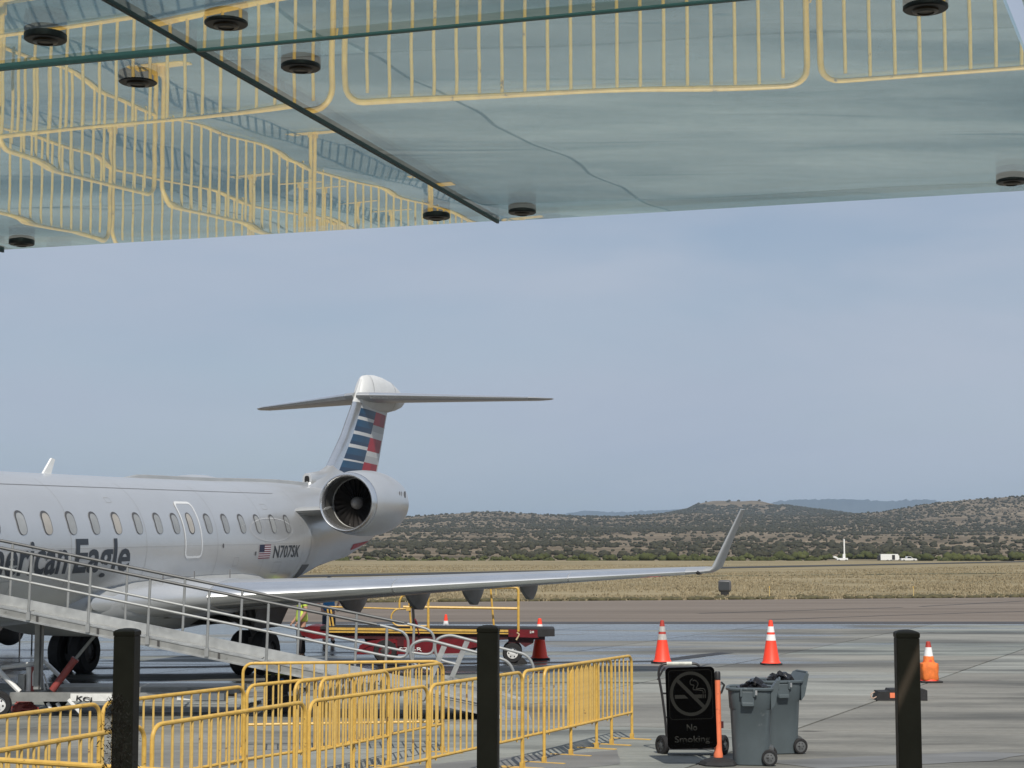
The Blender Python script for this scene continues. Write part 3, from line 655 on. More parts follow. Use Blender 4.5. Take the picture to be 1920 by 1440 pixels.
# ------------------------------------------------------------ black posts close by
def post(px, d, topy, label):
    x = (px-960)/3300*d*1.0; y = d; zt = CAM_H - (topy-1030)/3300*d
    e = empty('black_post', (x, y, 0), label, 'post', 'black posts in front of the apron', rz=R(-5))
    w = .0255
    bevel(MB().box((0, 0, (zt-.012)/2), (2*w, 2*w, zt-.012)).build('shaft', M['black_post'], e, False), .002, 1)
    secs = []
    for k, (s_, z) in enumerate(((1.0, -.012), (1.03, -.010), (1.03, -.002), (.9, .001), (.6, .004), (.25, .0055))):
        secs.append([(sx*w*s_, sy*w*s_, zt+z) for sx, sy in ((-1, -1), (1, -1), (1, 1), (-1, 1))])
    MB().loft(secs).build('cap', M['black_post'], e, True, 30)
    return e
post(245, 4.25, 1180, 'tall black square post with a dried weed stalk in front of it')
post(916, 4.35, 1174, 'tall black square post in front of the red belt loader')
post(1693, 4.0, 1183, 'tall black square post beside the orange wrapped cone')
wx_ = (222-960)/3300*4.05
e = empty('dried_weed', (wx_, 4.05, 0), 'dark dried weed stalk with feathery tip against the black post', 'weed')
mb = MB(); 
for i in range(4):
    p0 = Vector((.01*i-.015, .0, 0)); p1 = Vector((.012*i-.02, .006*i, 1.95+.05*i)); mb.tube([p0, p0.lerp(p1, .5)+Vector((.008, 0, 0)), p1], .0035, 5)
mb.build('stalk', M['weed'], e)
mb = MB(); rr_ = random.Random(3)
for i in range(1500):
    t = rr_.uniform(0, 1); z = 1.92+.30*t; w = .020*(1-abs(t-.45)*1.3)+.003
    c = Vector((.006+rr_.gauss(0, w)+.012*(1-t), rr_.gauss(0, .012), z)); a = rr_.uniform(0, 6.28); dd = Vector((math.cos(a)*.005, math.sin(a)*.004, rr_.uniform(-.002, .008)))
    n_ = Vector((rr_.gauss(0, .0010), rr_.gauss(0, .001), .0008)); mb.add([c-dd, c+n_, c+dd, c-n_], [(0, 1, 2, 3)])
mb.build('feathery_tip', M['weed'], e, False)['kind'] = 'stuff'

# ------------------------------------------------------------ yellow crowd barriers
ZT, ZB = 1.117, .355
bar_me = MB().tube([(0, 0, ZB+.01), (0, 0, ZT-.012)], .0115, 8, cap=False).mesh('bar', M['bar_yellow'])
foot_me = MB().box((0, 0, .006), (.050, .54, .010)).box((0, 0, .04), (.046, .046, .07)).mesh('foot', M['yellow'], False)
clip_me = MB().tube([(0, 0, .0), (.028, .0, .0), (.035, 0, -.05)], .007, 6).mesh('hook', M['yellow'])
def barrier(p, q, label, flip=False):
    p = Vector((*p, 0)); q = Vector((*q, 0)); L = (q-p).length; a = math.atan2((q-p).y, (q-p).x)
    e = empty('crowd_barrier', p, label, 'barrier', 'yellow steel crowd barriers', rz=a)
    r = .12
    path = [(0, 0, .01), (0, 0, ZT-r)] + arc((r, 0, ZT-r), r, math.pi, math.pi/2, 5, (1, 0, 0), (0, 0, 1))[1:] + arc((L-r, 0, ZT-r), r, math.pi/2, 0, 5, (1, 0, 0), (0, 0, 1)) + [(L, 0, .01)]
    MB().tube(path, .0195, 10).build('frame', M['yellow'], e)
    MB().tube([(0, 0, ZB), (L, 0, ZB)], .017, 8, cap=False).build('bottom_rail', M['yellow'], e)
    n = max(3, int(round((L-.1)/.148))); 
    for i in range(n):
        link('bar', bar_me, e, ((i+1)*L/(n+1), 0, (-.045 if (i == 0 or i == n-1) else 0)), (0, 0, 0)).scale = (1, 1, 1)
    for x in (0, L): link('foot', foot_me, e, (x, 0, 0))
    for z in (.62, .30): link('hook', clip_me, e, (L if not flip else 0, 0, z), (0, 0, 0 if not flip else math.pi))
    return e
def gt(px, py): v = gpt(px, py, ZT); return (v.x, v.y)
barrier((-4.0, 12.45), (-1.16, 11.1), 'nearest yellow barrier, its top rail crossing the bottom left corner')
barrier((-1.07, 11.02), (1.80, 10.53), 'yellow barrier close in front, seen mirrored widest in the glass canopy')
barrier((1.87, 10.46), (4.6, 9.86), 'yellow barrier close in front, seen mirrored at the canopy\'s right end')
barrier(gt(-95, 1357), gt(187, 1319), 'yellow barrier in front of the grey trailer wheel at the left edge')
barrier(gt(193, 1318), gt(458, 1287), 'yellow barrier passing behind the post with the dried weed, rear row')
barrier(gt(463, 1286), gt(664, 1266), 'yellow barrier overlapped by two others, starting below the dark equipment case')
barrier(gt(553, 1279), gt(831, 1243), 'yellow barrier ending at the corner with the sideways one')
barrier(gt(600, 1275), gt(729, 1258), 'short looking yellow barrier wedged among the overlapping rear row')
barrier(gt(456, 1244), gt(829, 1240), 'yellow barrier standing square across the foot of the ramp')
barrier(gt(-32, 1413), gt(271, 1361), 'front row yellow barrier behind the post with the dried weed')
barrier(gt(286, 1360), gt(572, 1316), 'front row yellow barrier just right of the post with the dried weed')
barrier(gt(580, 1315), gt(802, 1286), 'front row yellow barrier midway between the two left black posts')
barrier(gt(806, 1285), gt(979, 1260), 'front row yellow barrier crossing behind the middle black post')
barrier(gt(980, 1259), gt(1118, 1239), 'front row yellow barrier just right of the middle black post')
barrier(gt(1020, 1254), gt(1146, 1235), 'yellow barrier sandwiched between two others near the row\'s free end')
barrier(gt(1070, 1246), gt(1184, 1229), 'last yellow barrier of the row, at its free end near the sign')

# ------------------------------------------------------------ traffic cones
def cone(pos, h, bands, label, r0=.185, r1=.04, base=.20, rz=.3, group='orange traffic cones', basemat='rubber'):
    e = empty('traffic_cone', pos, label, 'cone', group, rz=rz)
    zb = .045*h
    bevel(MB().box((0, 0, zb/2), (2*base, 2*base, zb)).build('base', M[basemat], e, False), .012, 2)
    def rad(t): return r0*h/.95 + (r1*h/.95-r0*h/.95)*t
    for (a, b, mt) in bands:
        za, zb_ = zb+(h-zb)*a, zb+(h-zb)*b; ex = .003 if mt.startswith('reflect') else 0
        pr = [(rad(a)+ex, za), (rad(b)+ex, zb_)]
        if b >= .999: pr += [(rad(b)*.7, zb_+.008), (rad(b)*.55, zb_-.02)]
        if a < .01: pr = [(rad(0)+.03*h, za-.002), (rad(0)+.012*h, za+.02*h), (rad(.04), za+.05*h)] + pr[1:]
        MB().lathe(pr, None, 28).build('reflective_band' if ex else 'cone_body', M[mt], e)
    return e
B5 = [(0, .53, 'cone'), (.53, .67, 'reflect'), (.67, .725, 'cone'), (.725, .86, 'reflect'), (.86, 1, 'cone')]
cone(gpt(1242, 1243.5), .95, [(0, .53, 'cone'), (.53, .67, 'reflect_grey'), (.67, .73, 'cone_dark'), (.73, .86, 'reflect_grey'), (.86, 1, 'cone_dark')], 'tall orange cone with dull grey bands behind the no smoking sign')
cone(gpt(1446, 1246.5), .975, B5, 'tall bright orange cone with clean white bands behind the grey bins', rz=.15)
cone(gpt(1012, 1236.5), .94, B5, 'orange cone partly hidden behind the right end of the belt loader', rz=.2)
cone(gpt(836, 1184), .52, [(0, .12, 'cone'), (.12, .62, 'reflect'), (.62, 1, 'cone')], 'small orange cone with one white sleeve beyond the belt loader', r0=.20, r1=.07, base=.11)
e = cone(gpt(1742, 1279), .77, [(0, .62, 'cone'), (.62, .86, 'reflect'), (.86, 1, 'cone_dark')], 'orange cone wrapped in bagged orange cloth beside the right black post', r0=.20, r1=.05, base=.21, rz=.1)
mb = MB(); secs = []
for z, w, d_ in ((.035, .15, .15), (.06, .175, .165), (.16, .16, .15), (.27, .175, .15), (.36, .17, .14), (.375, .12, .12), (.40, .10, .10), (.49, .092, .092), (.50, .085, .085)):
    row = []
    for k in range(28):
        a = 2*math.pi*k/28; c, s_ = math.cos(a), math.sin(a); pw = .55 if z < .37 else .75
        rr2 = 1+.07*mnoise.noise(Vector((c*2.4, s_*2.4, z*9)))
        row.append((w*math.copysign(abs(c)**pw, c)*rr2, d_*math.copysign(abs(s_)**pw, s_)*rr2, z))
    secs.append(row)
mb.loft(secs).build('cloth_cover', M['orange_cloth'], e, True, 60)

# ------------------------------------------------------------ grey wheeled bins
def rrect(w, d, r, z, n=4, sx=0):
    out = []
    for cx, cy, a0 in ((w-r, d-r, 0), (-w+r, d-r, 90), (-w+r, -d+r, 180), (w-r, -d+r, 270)):
        for k in range(n+1):
            a = R(a0+90*k/n); out.append((cx+r*math.cos(a)+sx, cy+r*math.sin(a), z))
    return out
def bin_(pos, rz, label):
    e = empty('wheeled_bin', pos, label, 'trash bin', 'grey wheeled bins', rz=rz); e.scale = (.80, .80, 1)
    b = MB(); b.loft([rrect(.255, .25, .12, .0), rrect(.268, .262, .13, .012), rrect(.285, .28, .15, .30), rrect(.305, .30, .16, .655), rrect(.318, .312, .16, .672), rrect(.335, .325, .16, .885), rrect(.315, .305, .15, .885), rrect(.27, .26, .12, .30)], True, True)
    o = b.build('body', M['bin'], e, True, 40)
    MB().loft([rrect(.335, .325, .16, .875), rrect(.365, .352, .17, .885), rrect(.368, .355, .17, .905), rrect(.345, .335, .16, .918), rrect(.315, .305, .15, .905), rrect(.315, .305, .15, .875)], False, False).build('rim', M['bin'], e, True, 40)
    mb = MB()
    mb.box((-.04, -.345, .79), (.19, .05, .17)).box((-.135, -.352, .86), (.035, .07, .10)).box((.055, -.352, .86), (.035, .07, .10)).box((-.04, -.375, .725), (.17, .05, .045))
    bevel(mb.build('latch_bracket', M['bin'], e, False), .008, 2)
    MB().box((.075, -.373, .862), (.05, .02, .055)).build('clip', M['chrome'], e, False)
    # handle flange at the back
    MB().prism([(.30, .66), (.36, .72), (.435, .99), (.395, 1.0), (.33, .93), (.30, .90)], 1, -.27, .27).build('handle_flange', M['bin'], e, True, 25)
    MB().tube([(.40, -.25, .985), (.43, -.20, 1.005), (.43, .20, 1.005), (.40, .25, .985)], .016, 8).build('handle', M['bin'], e)
    MB().prism([(.10, .015), (.33, .015), (.33, .20), (.25, .235), (.16, .20)], 1, -.19, .19).build('wheel_housing', M['bin_dark'], e, False)
    MB().tube([(.245, -.30, .095), (.245, .30, .095)], .012, 8).build('axle', M['black_steel'], e)
    for y in (-.272, .272): wheel('wheel', e, (.245, y, .105), .105, .065, (0, -1 if y < 0 else 1, 0), True, 'bin_dark', .72).scale = (1.1, 1, .93)
    for i, (cx, cy, s_) in enumerate(((-.10, -.02, .12), (.08, .0, .13), (.0, .10, .15))):
        v, f = ico(3, i*4.2+pos[0], .95); mb = MB(); mb.add([(p[0]*s_*.95+cx, p[1]*s_+cy, .865+p[2]*s_*.62+(.05 if i == 1 else 0)) for p in v], [tuple(q) for q in f]); mb.build('bag', M['bag'], e, True, 25)
    return e
bin_(gpt(1409, 1432), R(-8), 'grey wheeled bin stuffed with black bags, the nearer of two')
bin_(gpt(1458, 1411), R(14), 'grey wheeled bin tucked behind the nearer one, handle pointing right')

# ------------------------------------------------------------ text meshes
def text_mesh(body, size=1.0, bold=.0, sx=1.0, space=1.0):
    cu = bpy.data.curves.new('lettering', 'FONT'); cu.body = body; cu.size = size; cu.offset = bold; cu.space_character = space; cu.resolution_u = 3
    ob = bpy.data.objects.new('lettering', cu); COL.objects.link(ob); bpy.context.view_layer.update()
    dg = bpy.context.evaluated_depsgraph_get(); me = bpy.data.meshes.new_from_object(ob.evaluated_get(dg))
    bpy.data.objects.remove(ob); bpy.data.curves.remove(cu)
    bm = bmesh.new(); bm.from_mesh(me); bpy.data.meshes.remove(me); bmesh.ops.triangulate(bm, faces=bm.faces)
    xs = [v.co.x for v in bm.verts]; x0 = min(xs)
    for v in bm.verts: v.co.x = (v.co.x-x0)*sx
    return bm      # baseline at y = 0
def bm_extent(bm): return max(v.co.x for v in bm.verts), min(v.co.y for v in bm.verts), max(v.co.y for v in bm.verts)
def flat_text(body, mtl, parent, mtx, h, width=None, bold=.0, align='l', name='lettering', depth=.002):
    bm = text_mesh(body, 1.0, bold); w, y0, y1 = bm_extent(bm); caph = .729
    s_ = h/caph; sx = (width/w) if width else s_
    for v in bm.verts: v.co = Vector(((v.co.x - (w/2 if align == 'c' else 0))*sx, v.co.y*s_, 0))
    g = bmesh.ops.extrude_face_region(bm, geom=bm.faces[:]); bmesh.ops.translate(bm, verts=[x for x in g['geom'] if isinstance(x, bmesh.types.BMVert)], vec=(0, 0, depth))
    bmesh.ops.recalc_face_normals(bm, faces=bm.faces)
    me = bpy.data.meshes.new(name); bm.to_mesh(me); bm.free(); me.materials.append(mtl); return link(name, me, parent, mat=mtx)

# ------------------------------------------------------------ delineator post, sign, hand cart, black case
pd = gpt(1347, 1434)
e = empty('delineator_post', pd, 'orange tube delineator on a black rubber base beside the near bin', 'delineator')
MB().lathe([(.235, 0), (.24, .015), (.21, .05), (.10, .085), (.07, .09), (.001, .09)], None, 8).build('base', M['rubber'], e, False)
MB().lathe([(.055, .09), (.055, .12), (.046, .17), (.043, .25), (.034, .9), (.033, 1.07), (.028, 1.075), (.001, 1.075)], None, 20).build('tube', M['delineator'], e)
MB().lathe([(.036, 1.0), (.036, 1.08), (.026, 1.10), (.001, 1.10)], None, 20).build('cap', M['black_steel'], e)
MB().box((-.05, -.045, .62), (.02, .012, .10)).box((.05, .0, .47), (.03, .03, .08)).build('clamp', M['dark_red'], e, False)
def on_plane(px, py, Y):
    th = math.atan(310/3300); x = (px-960)/3300; y = -(py-720)/3300
    ry, rz_ = math.cos(th)-y*math.sin(th), math.sin(th)+y*math.cos(th); t = Y/ry; return Vector((x*t, Y, CAM_H+rz_*t))
YS = pd.y-.085
sc_ = on_plane(1296, 1327, YS)
sg = empty('no_smoking_sign', None, 'black No Smoking sign with grey pictogram fixed to the orange delineator', 'sign', mat=Matrix.Translation(sc_) @ Matrix.Rotation(R(-1.6), 4, 'Y') @ Matrix.Rotation(R(90), 4, 'X'))
SW, SH = .585, .955
mb = MB(); pl = rrect(SW/2, SH/2, .055, 0, 6); mb.prism([(x, y) for x, y, z in pl], 2, -.02, 0); mb.build('panel', M['sign_black'], sg, False)
def ring2(mb, outer, inner, z0, z1):
    n = len(outer); vs = [(x, y, z) for z in (z0, z1) for x, y in outer] + [(x, y, z) for z in (z0, z1) for x, y in inner]
    fs = []
    for i in range(n):
        j = (i+1) % n; fs += [(n+i, n+j, 3*n+j, 3*n+i), (i, j, n+j, n+i), (2*n+i, 3*n+i, 3*n+j, 2*n+j)]
    mb.add(vs, fs)
mb = MB(); o1 = [(x, y+.155) for x, y, z in rrect(.258, .290, .04, 0, 5)]; o2 = [(x, y+.155) for x, y, z in rrect(.2545, .2865, .037, 0, 5)]; ring2(mb, o1, o2, -.001, .0015); mb.build('border_line', M['sign_grey'], sg, False)
cy = .165
mb = MB(); ring2(mb, [(.248*math.cos(a), cy+.262*math.sin(a)) for a in np.linspace(0, 2*math.pi, 48, endpoint=False)], [(.210*math.cos(a), cy+.224*math.sin(a)) for a in np.linspace(0, 2*math.pi, 48, endpoint=False)], -.001, .002)
mb.build('ring', M['sign_grey'], sg, False)
mb = MB(); d1 = Vector((.158, -.165)); nn = Vector((.165, .158)).normalized()*.021
mb.prism([(-d1.x-nn.x, -d1.y+cy-nn.y), (d1.x-nn.x, d1.y+cy-nn.y), (d1.x+nn.x, d1.y+cy+nn.y), (-d1.x+nn.x, -d1.y+cy+nn.y)], 2, -.001, .0022); mb.build('slash', M['sign_grey'], sg, False)
mb = MB(); mb.prism([(-.19, cy-.055), (-.03, cy-.055), (-.075, cy-.012), (-.19, cy-.012)], 2, -.001, .0018).prism([(.045, cy-.055), (.135, cy-.055), (.135, cy-.012), (.0, cy-.012)], 2, -.001, .0018)
for x in (.148, .172): mb.box((x, cy-.033, .0005), (.014, .045, .003))
mb.build('cigarette', M['sign_grey'], sg, False)
mb = MB(); sm = fillet([(.172, cy-.002, .0005), (.172, cy+.05, .0005), (.11, cy+.06, .0005), (.06, cy+.045, .0005), (.10, cy+.12, .0005), (.055, cy+.16, .0005), (.03, cy+.15, .0005)], .03, 4); mb.tube(sm, .0065, 6)
sm = fillet([(.148, cy-.002, .0005), (.148, cy+.03, .0005), (.10, cy+.04, .0005), (.02, cy+.045, .0005), (.05, cy+.10, .0005), (.0, cy+.10, .0005), (-.005, cy+.15, .0005), (.03, cy+.175, .0005)], .03, 4); mb.tube(sm, .0065, 6)
mb.build('smoke', M['sign_grey'], sg)
flat_text('No', M['sign_grey'], sg, Matrix.Translation((0, -.268, 0)), .078, .125, .022, 'c')
flat_text('Smoking', M['sign_grey'], sg, Matrix.Translation((0, -.405, 0)), .078, .42, .022, 'c')
ct = gpt(1243, 1413)
e = empty('hand_cart', (ct.x, ct.y, 0), 'black tubular hand cart with two grey wheels behind the sign', 'cart')
def cp(px, py, dy=0): v = on_plane(px, py, ct.y+dy); return v-Vector((ct.x, ct.y, 0))
MB().tube(fillet([cp(1251, 1392), cp(1247, 1345), cp(1241, 1300), cp(1234, 1262), cp(1239, 1245), cp(1308, 1244), cp(1316, 1258), cp(1330, 1300), cp(1345, 1392)], .07, 4), .016, 8).build('frame', M['black_steel'], e)
MB().tube([cp(1250, 1244.5), cp(1297, 1244)], .024, 10).build('grip', mat('worn_white_grip', (.55, .56, .50), .6, var=.3, vscale=20), e)
MB().tube([cp(1233, 1275), cp(1243, 1256), cp(1247, 1252)], .012, 6).tube([cp(1241, 1300), cp(1334, 1302)], .012, 6).tube([cp(1247, 1345), cp(1340, 1346)], .012, 6).tube([cp(1352, 1300), cp(1358, 1284), cp(1352, 1279)], .014, 6).tube([cp(1330, 1300), cp(1352, 1300)], .012, 6).build('cross_bar', M['black_steel'], e)
MB().box(cp(1298, 1400)+Vector((0, -.12, 0)), (.62, .26, .02)).build('toe_plate', M['black_steel'], e, False)
MB().tube([cp(1243, 1397), cp(1357, 1396)], .012, 8).build('axle', M['black_steel'], e)
for px in (1242, 1356): wheel('wheel', e, cp(px, 1397), .125, .07, (-1 if px < 1300 else 1, -.55, 0), True, 'bin_dark', .6)
pb = gpt(1690, 1312)
e = empty('equipment_case', (pb.x, pb.y, 0), 'low black rubber block with an orange patch behind the right black post', 'block')
MB().prism([(-.46, 0), (.40, 0), (.40, .17), (.36, .19), (-.22, .19), (-.24, .155), (-.42, .15)], 1, -.2, .2).build('body', M['rubber'], e, False)
MB().box((-.17, -.203, .09), (.13, .012, .085)).build('orange_patch', M['delineator'], e, False)
MB().tube(fillet([(-.44, -.1, .06), (-.52, -.12, .02), (-.55, -.1, .10), (-.47, -.1, .14)], .05, 3), .01, 6).build('rope_handle', mat('pale_rope', (.42, .30, .24), .8), e)

# ------------------------------------------------------------ regional jet
yaw, pit, rol = .28866, .01206, .01105
def rotm():
    A = np.array([[math.sin(yaw), math.cos(yaw), 0], [math.cos(yaw), -math.sin(yaw), 0], [0, 0, 1]])
    Pm = np.array([[math.cos(pit), 0, -math.sin(pit)], [0, 1, 0], [math.sin(pit), 0, math.cos(pit)]])
    Rm = np.array([[1, 0, 0], [0, math.cos(rol), -math.sin(rol)], [0, math.sin(rol), math.cos(rol)]])
    return A @ Pm @ Rm
RM = rotm()
JM = Matrix(((-RM[0][0], RM[0][1], RM[0][2], -7.178), (-RM[1][0], RM[1][1], RM[1][2], 36.678), (-RM[2][0], RM[2][1], RM[2][2], -.012), (0, 0, 0, 1)))
jet = empty('passenger_jet', None, 'silver twin engine passenger jet with red, white and blue tail parked beyond the ramp', 'airplane', mat=JM)
def P(s, y, z): return Vector((17.4-s, y, z))
FUS = [(0, 2.30, .03, .03), (.25, 2.34, .30, .28), (.8, 2.42, .62, .60), (1.6, 2.52, .92, .93), (2.6, 2.60, 1.13, 1.17), (3.8, 2.64, 1.28, 1.31), (5, 2.65, 1.345, 1.345), (10, 2.65, 1.345, 1.345), (15, 2.655, 1.345, 1.35), (19.4, 2.665, 1.345, 1.365), (20.4, 2.685, 1.335, 1.365), (21.3, 2.73, 1.30, 1.335), (22.1, 2.79, 1.24, 1.285), (22.9, 2.86, 1.14, 1.215), (23.8, 2.935, 1.02, 1.125), (24.8, 3.01, .88, 1.02), (26, 3.07, .73, .94), (27, 3.11, .62, .90), (28, 3.18, .50, .76), (29, 3.27, .38, .59), (30, 3.37, .25, .40), (30.6, 3.43, .14, .22)]
_fs = [f[0] for f in FUS]
def fus(s): return [float(np.interp(s, _fs, [f[k] for f in FUS])) for k in (1, 2, 3)]
def skin_pt(s, z, off=.006, side=1):
    zc, ry, rz = fus(s); t = max(-.999, min(.999, (z-zc)/rz)); y = ry*math.sqrt(1-t*t)
    n = Vector((0, y/ry**2, (z-zc)/rz**2)).normalized(); p = P(s, y, z)+n*off
    return Vector((p.x, p.y*side, p.z))
mb = MB(); N = 56
fine_s = sorted(set(_fs + list(np.arange(5, 20, 1.0)) + list(np.arange(20, 30, .5))))
mb.loft([[P(s, fus(s)[1]*math.cos(2*math.pi*k/N), fus(s)[0]+fus(s)[2]*math.sin(2*math.pi*k/N)) for k in range(N)] for s in fine_s])
fuse = mb.build('fuselage', M['silver'], jet, True, 60)
def decal(name, bm, mtl, parent, off=.006, step=.07):
    """bm holds a flat mesh: x = station along the hull, y = height; cut finely and wrap it on the hull"""
    ys = [v.co.y for v in bm.verts]; xs = [v.co.x for v in bm.verts]
    for k in range(1, int((max(ys)-min(ys))/step)+1):
        y = min(ys)+k*step; bmesh.ops.bisect_plane(bm, geom=bm.verts[:]+bm.edges[:]+bm.faces[:], plane_co=(0, y, 0), plane_no=(0, 1, 0))
    if max(xs) > 19.5:
        for k in range(1, int((max(xs)-min(xs))/.25)+1):
            x = min(xs)+k*.25; bmesh.ops.bisect_plane(bm, geom=bm.verts[:]+bm.edges[:]+bm.faces[:], plane_co=(x, 0, 0), plane_no=(1, 0, 0))
    for v in bm.verts: v.co = skin_pt(v.co.x, v.co.y, off)
    for f in bm.faces:
        f.normal_update()
        if f.normal.y < 0: f.normal_flip()
        f.smooth = True
    me = bpy.data.meshes.new(name); bm.to_mesh(me); bm.free(); me.materials.append(mtl); return link(name, me, parent)
def poly_bm(polys):
    bm = bmesh.new()
    for p in polys: bm.faces.new([bm.verts.new((x, y, 0)) for x, y in p])
    return bm
def ring_bm(outer, inner):
    bm = bmesh.new(); n = len(outer); a = [bm.verts.new((*p, 0)) for p in outer]; b = [bm.verts.new((*p, 0)) for p in inner]
    for i in range(n): bm.faces.new((a[i], a[(i+1) % n], b[(i+1) % n], b[i]))
    return bm
def rr2d(cx, cy, w, h, r, n=4): return [(x+cx, y+cy) for x, y, z in rrect(w, h, r, 0, n)]
WZ = 3.075
wins = [9.975-.79*k for k in range(5, 0, -1)] + [9.975+.79*k for k in range(7)] + [15.42] + [16.84+.79*k for k in range(6)]
for i, s in enumerate(wins):
    f = decal('window', ring_bm(rr2d(s, WZ, .140, .205, .12), rr2d(s+.010, WZ-.014, .118, .184, .103)), M['win_frame_shade'], fuse, .007)  # dark ring, wider at upper left: the recess shade is in its colour
    decal('pane', poly_bm([rr2d(s+.010, WZ-.014, .120, .186, .105)]), M['pane_shade'] if i in (6, 9) else M['pane'], f, .0035)
d = decal('emergency_door', poly_bm([rr2d(16.08, 2.95, .335, .52, .09)]), M['silver'], fuse, .004)
decal('door_outline', ring_bm(rr2d(16.08, 2.95, .375, .56, .12), rr2d(16.08, 2.95, .330, .515, .09)), M['white_line'], d, .008)
decal('door_window', poly_bm([rr2d(16.05, WZ, .105, .195, .10)]), M['pane_shade'], d, .009)
decal('window_seal', ring_bm(rr2d(16.05, WZ, .130, .215, .125), rr2d(16.05, WZ, .103, .193, .10)), M['win_frame_shade'], d, .010)
th_ = np.linspace(0, 2*math.pi, 40, endpoint=False)
decal('ellipse_line', ring_bm([(19.9+1.16*math.cos(a), 2.945+.262*math.sin(a)) for a in th_], [(19.9+1.13*math.cos(a), 2.945+.240*math.sin(a)) for a in th_]), M['faint_line'], fuse, .0055)
decal('cargo_door', poly_bm([rr2d(22.75, 2.45, .40, .52, .06)]), M['silver_dull'], fuse, .005)
decal('hatch', poly_bm([rr2d(22.45, 1.98, .36, .16, .03)]), M['dark_grey'], fuse, .007)
decal('seam', poly_bm([[(8, 3.72), (21, 3.76), (21, 3.768), (8, 3.728)]]), M['seam'], fuse, .004)
for s in (7.4, 8.9, 11.45, 14.15, 17.15, 19.45, 21.75): decal('seam', poly_bm([[(s, 1.95), (s+.009, 1.95), (s+.009, 3.86), (s, 3.86)]]), M['skin_seam'], fuse, .004)
decal('seam', poly_bm([[(6, 2.62), (21.5, 2.64), (21.5, 2.647), (6, 2.627)]]), M['skin_seam'], fuse, .004)
for s, z in ((17.4, 2.62), (19.0, 2.44)): decal('drain_port', poly_bm([rr2d(s, z, .035, .045, .03)]), M['dark_grey'], fuse, .006)
def hull_text(body, s0, s1, z0, h, mtl, bold, name='lettering'):
    bm = text_mesh(body, 1.0, bold); w, a, b = bm_extent(bm)
    for v in bm.verts: v.co = Vector((s0+v.co.x/w*(s1-s0), z0+v.co.y*h/.729, 0))
    return decal(name, bm, mtl, fuse, .006)
hull_text('American', 8.25, 11.36, 2.22, .60, M['ink'], .02)
hull_text('Eagle', 11.60, 13.55, 2.22, .60, M['ink'], .02)
hull_text('N707SK', 19.95, 21.52, 2.335, .275, M['ink'], .012)
for s, z, w_, h_ in ((9.6, 2.0, .16, .12), (18.1, 2.28, .12, .09), (20.3, 2.12, .20, .12), (13.2, 3.5, .10, .05), (19.9, 3.45, .14, .06), (21.6, 2.95, .06, .09)): decal('hatch_outline', ring_bm(rr2d(s, z, w_, h_, .03), rr2d(s, z, w_-.008, h_-.008, .025)), M['skin_seam'], fuse, .0045)
fl = decal('flag', poly_bm([[(19.16, 2.325), (19.76, 2.325), (19.76, 2.625), (19.16, 2.625)]]), M['flag_white'], fuse, .005)
sh_ = .30/13
decal('red_stripe', poly_bm([[(19.16, 2.325+2*k*sh_), (19.76, 2.325+2*k*sh_), (19.76, 2.325+(2*k+1)*sh_), (19.16, 2.325+(2*k+1)*sh_)] for k in range(7)]), M['flag_red'], fl, .0075)
decal('blue_canton', poly_bm([[(19.16, 2.325+6*sh_), (19.42, 2.325+6*sh_), (19.42, 2.625), (19.16, 2.625)]]), M['flag_blue'], fl, .010)
# dorsal ridge and blade antenna
mb = MB(); secs = []
for s in np.arange(15.8, 25.01, .4):
    zc, ry, rz = fus(s); h = .075*min(1, (s-15.75)/.5) + .03*max(0, (s-22)/3); w = .10; z = zc+rz
    secs.append([P(s, -w, z-.03), P(s, -w*.75, z+h*.8), P(s, 0, z+h), P(s, w*.75, z+h*.8), P(s, w, z-.03)])
mb.loft(secs); mb.build('dorsal_ridge', M['fairing'], jet, True, 40)
MB().prism([(17.4-12.66, 3.96), (17.4-12.95, 3.96), (17.4-13.10, 4.27), (17.4-12.99, 4.29)], 1, -.02, .02).build('antenna', M['white_paint'], jet, False)
# belly and wing root fairing
def sup(cy, cz, ry, rz, s, n=40, p=2.6):
    o = []
    for k in range(n):
        a = 2*math.pi*k/n; c, q_ = math.cos(a), math.sin(a)
        o.append(P(s, cy+ry*math.copysign(abs(c)**(2/p), c), cz+rz*math.copysign(abs(q_)**(2/p), q_)))
    return o
BF = [(11.6, 1.62, .5, .18), (12.3, 1.60, .95, .40), (13.1, 1.58, 1.25, .54), (14.0, 1.57, 1.40, .60), (15, 1.57, 1.44, .63), (17, 1.58, 1.45, .65), (18.6, 1.6, 1.43, .62), (19.5, 1.6, 1.36, .54), (20.2, 1.58, 1.22, .42), (20.8, 1.55, .95, .28), (21.3, 1.55, .55, .14)]
MB().loft([sup(0, z, a, b, s) for s, z, a, b in BF]).build('belly_fairing', M['fairing'], jet, True, 60)
for s in (14.6, 15.9, 17.5):
    z0, z1 = 1.75, 2.14; MB().box(P(s, 1.447, (z0+z1)/2), (.012, .02, z1-z0)).build('panel_seam', M['seam'], jet, False)
MB().box(P(15.3, 1.43, 1.40), (1.15, .06, .26)).build('fairing_vent', M['inlet_dark'], jet, False)
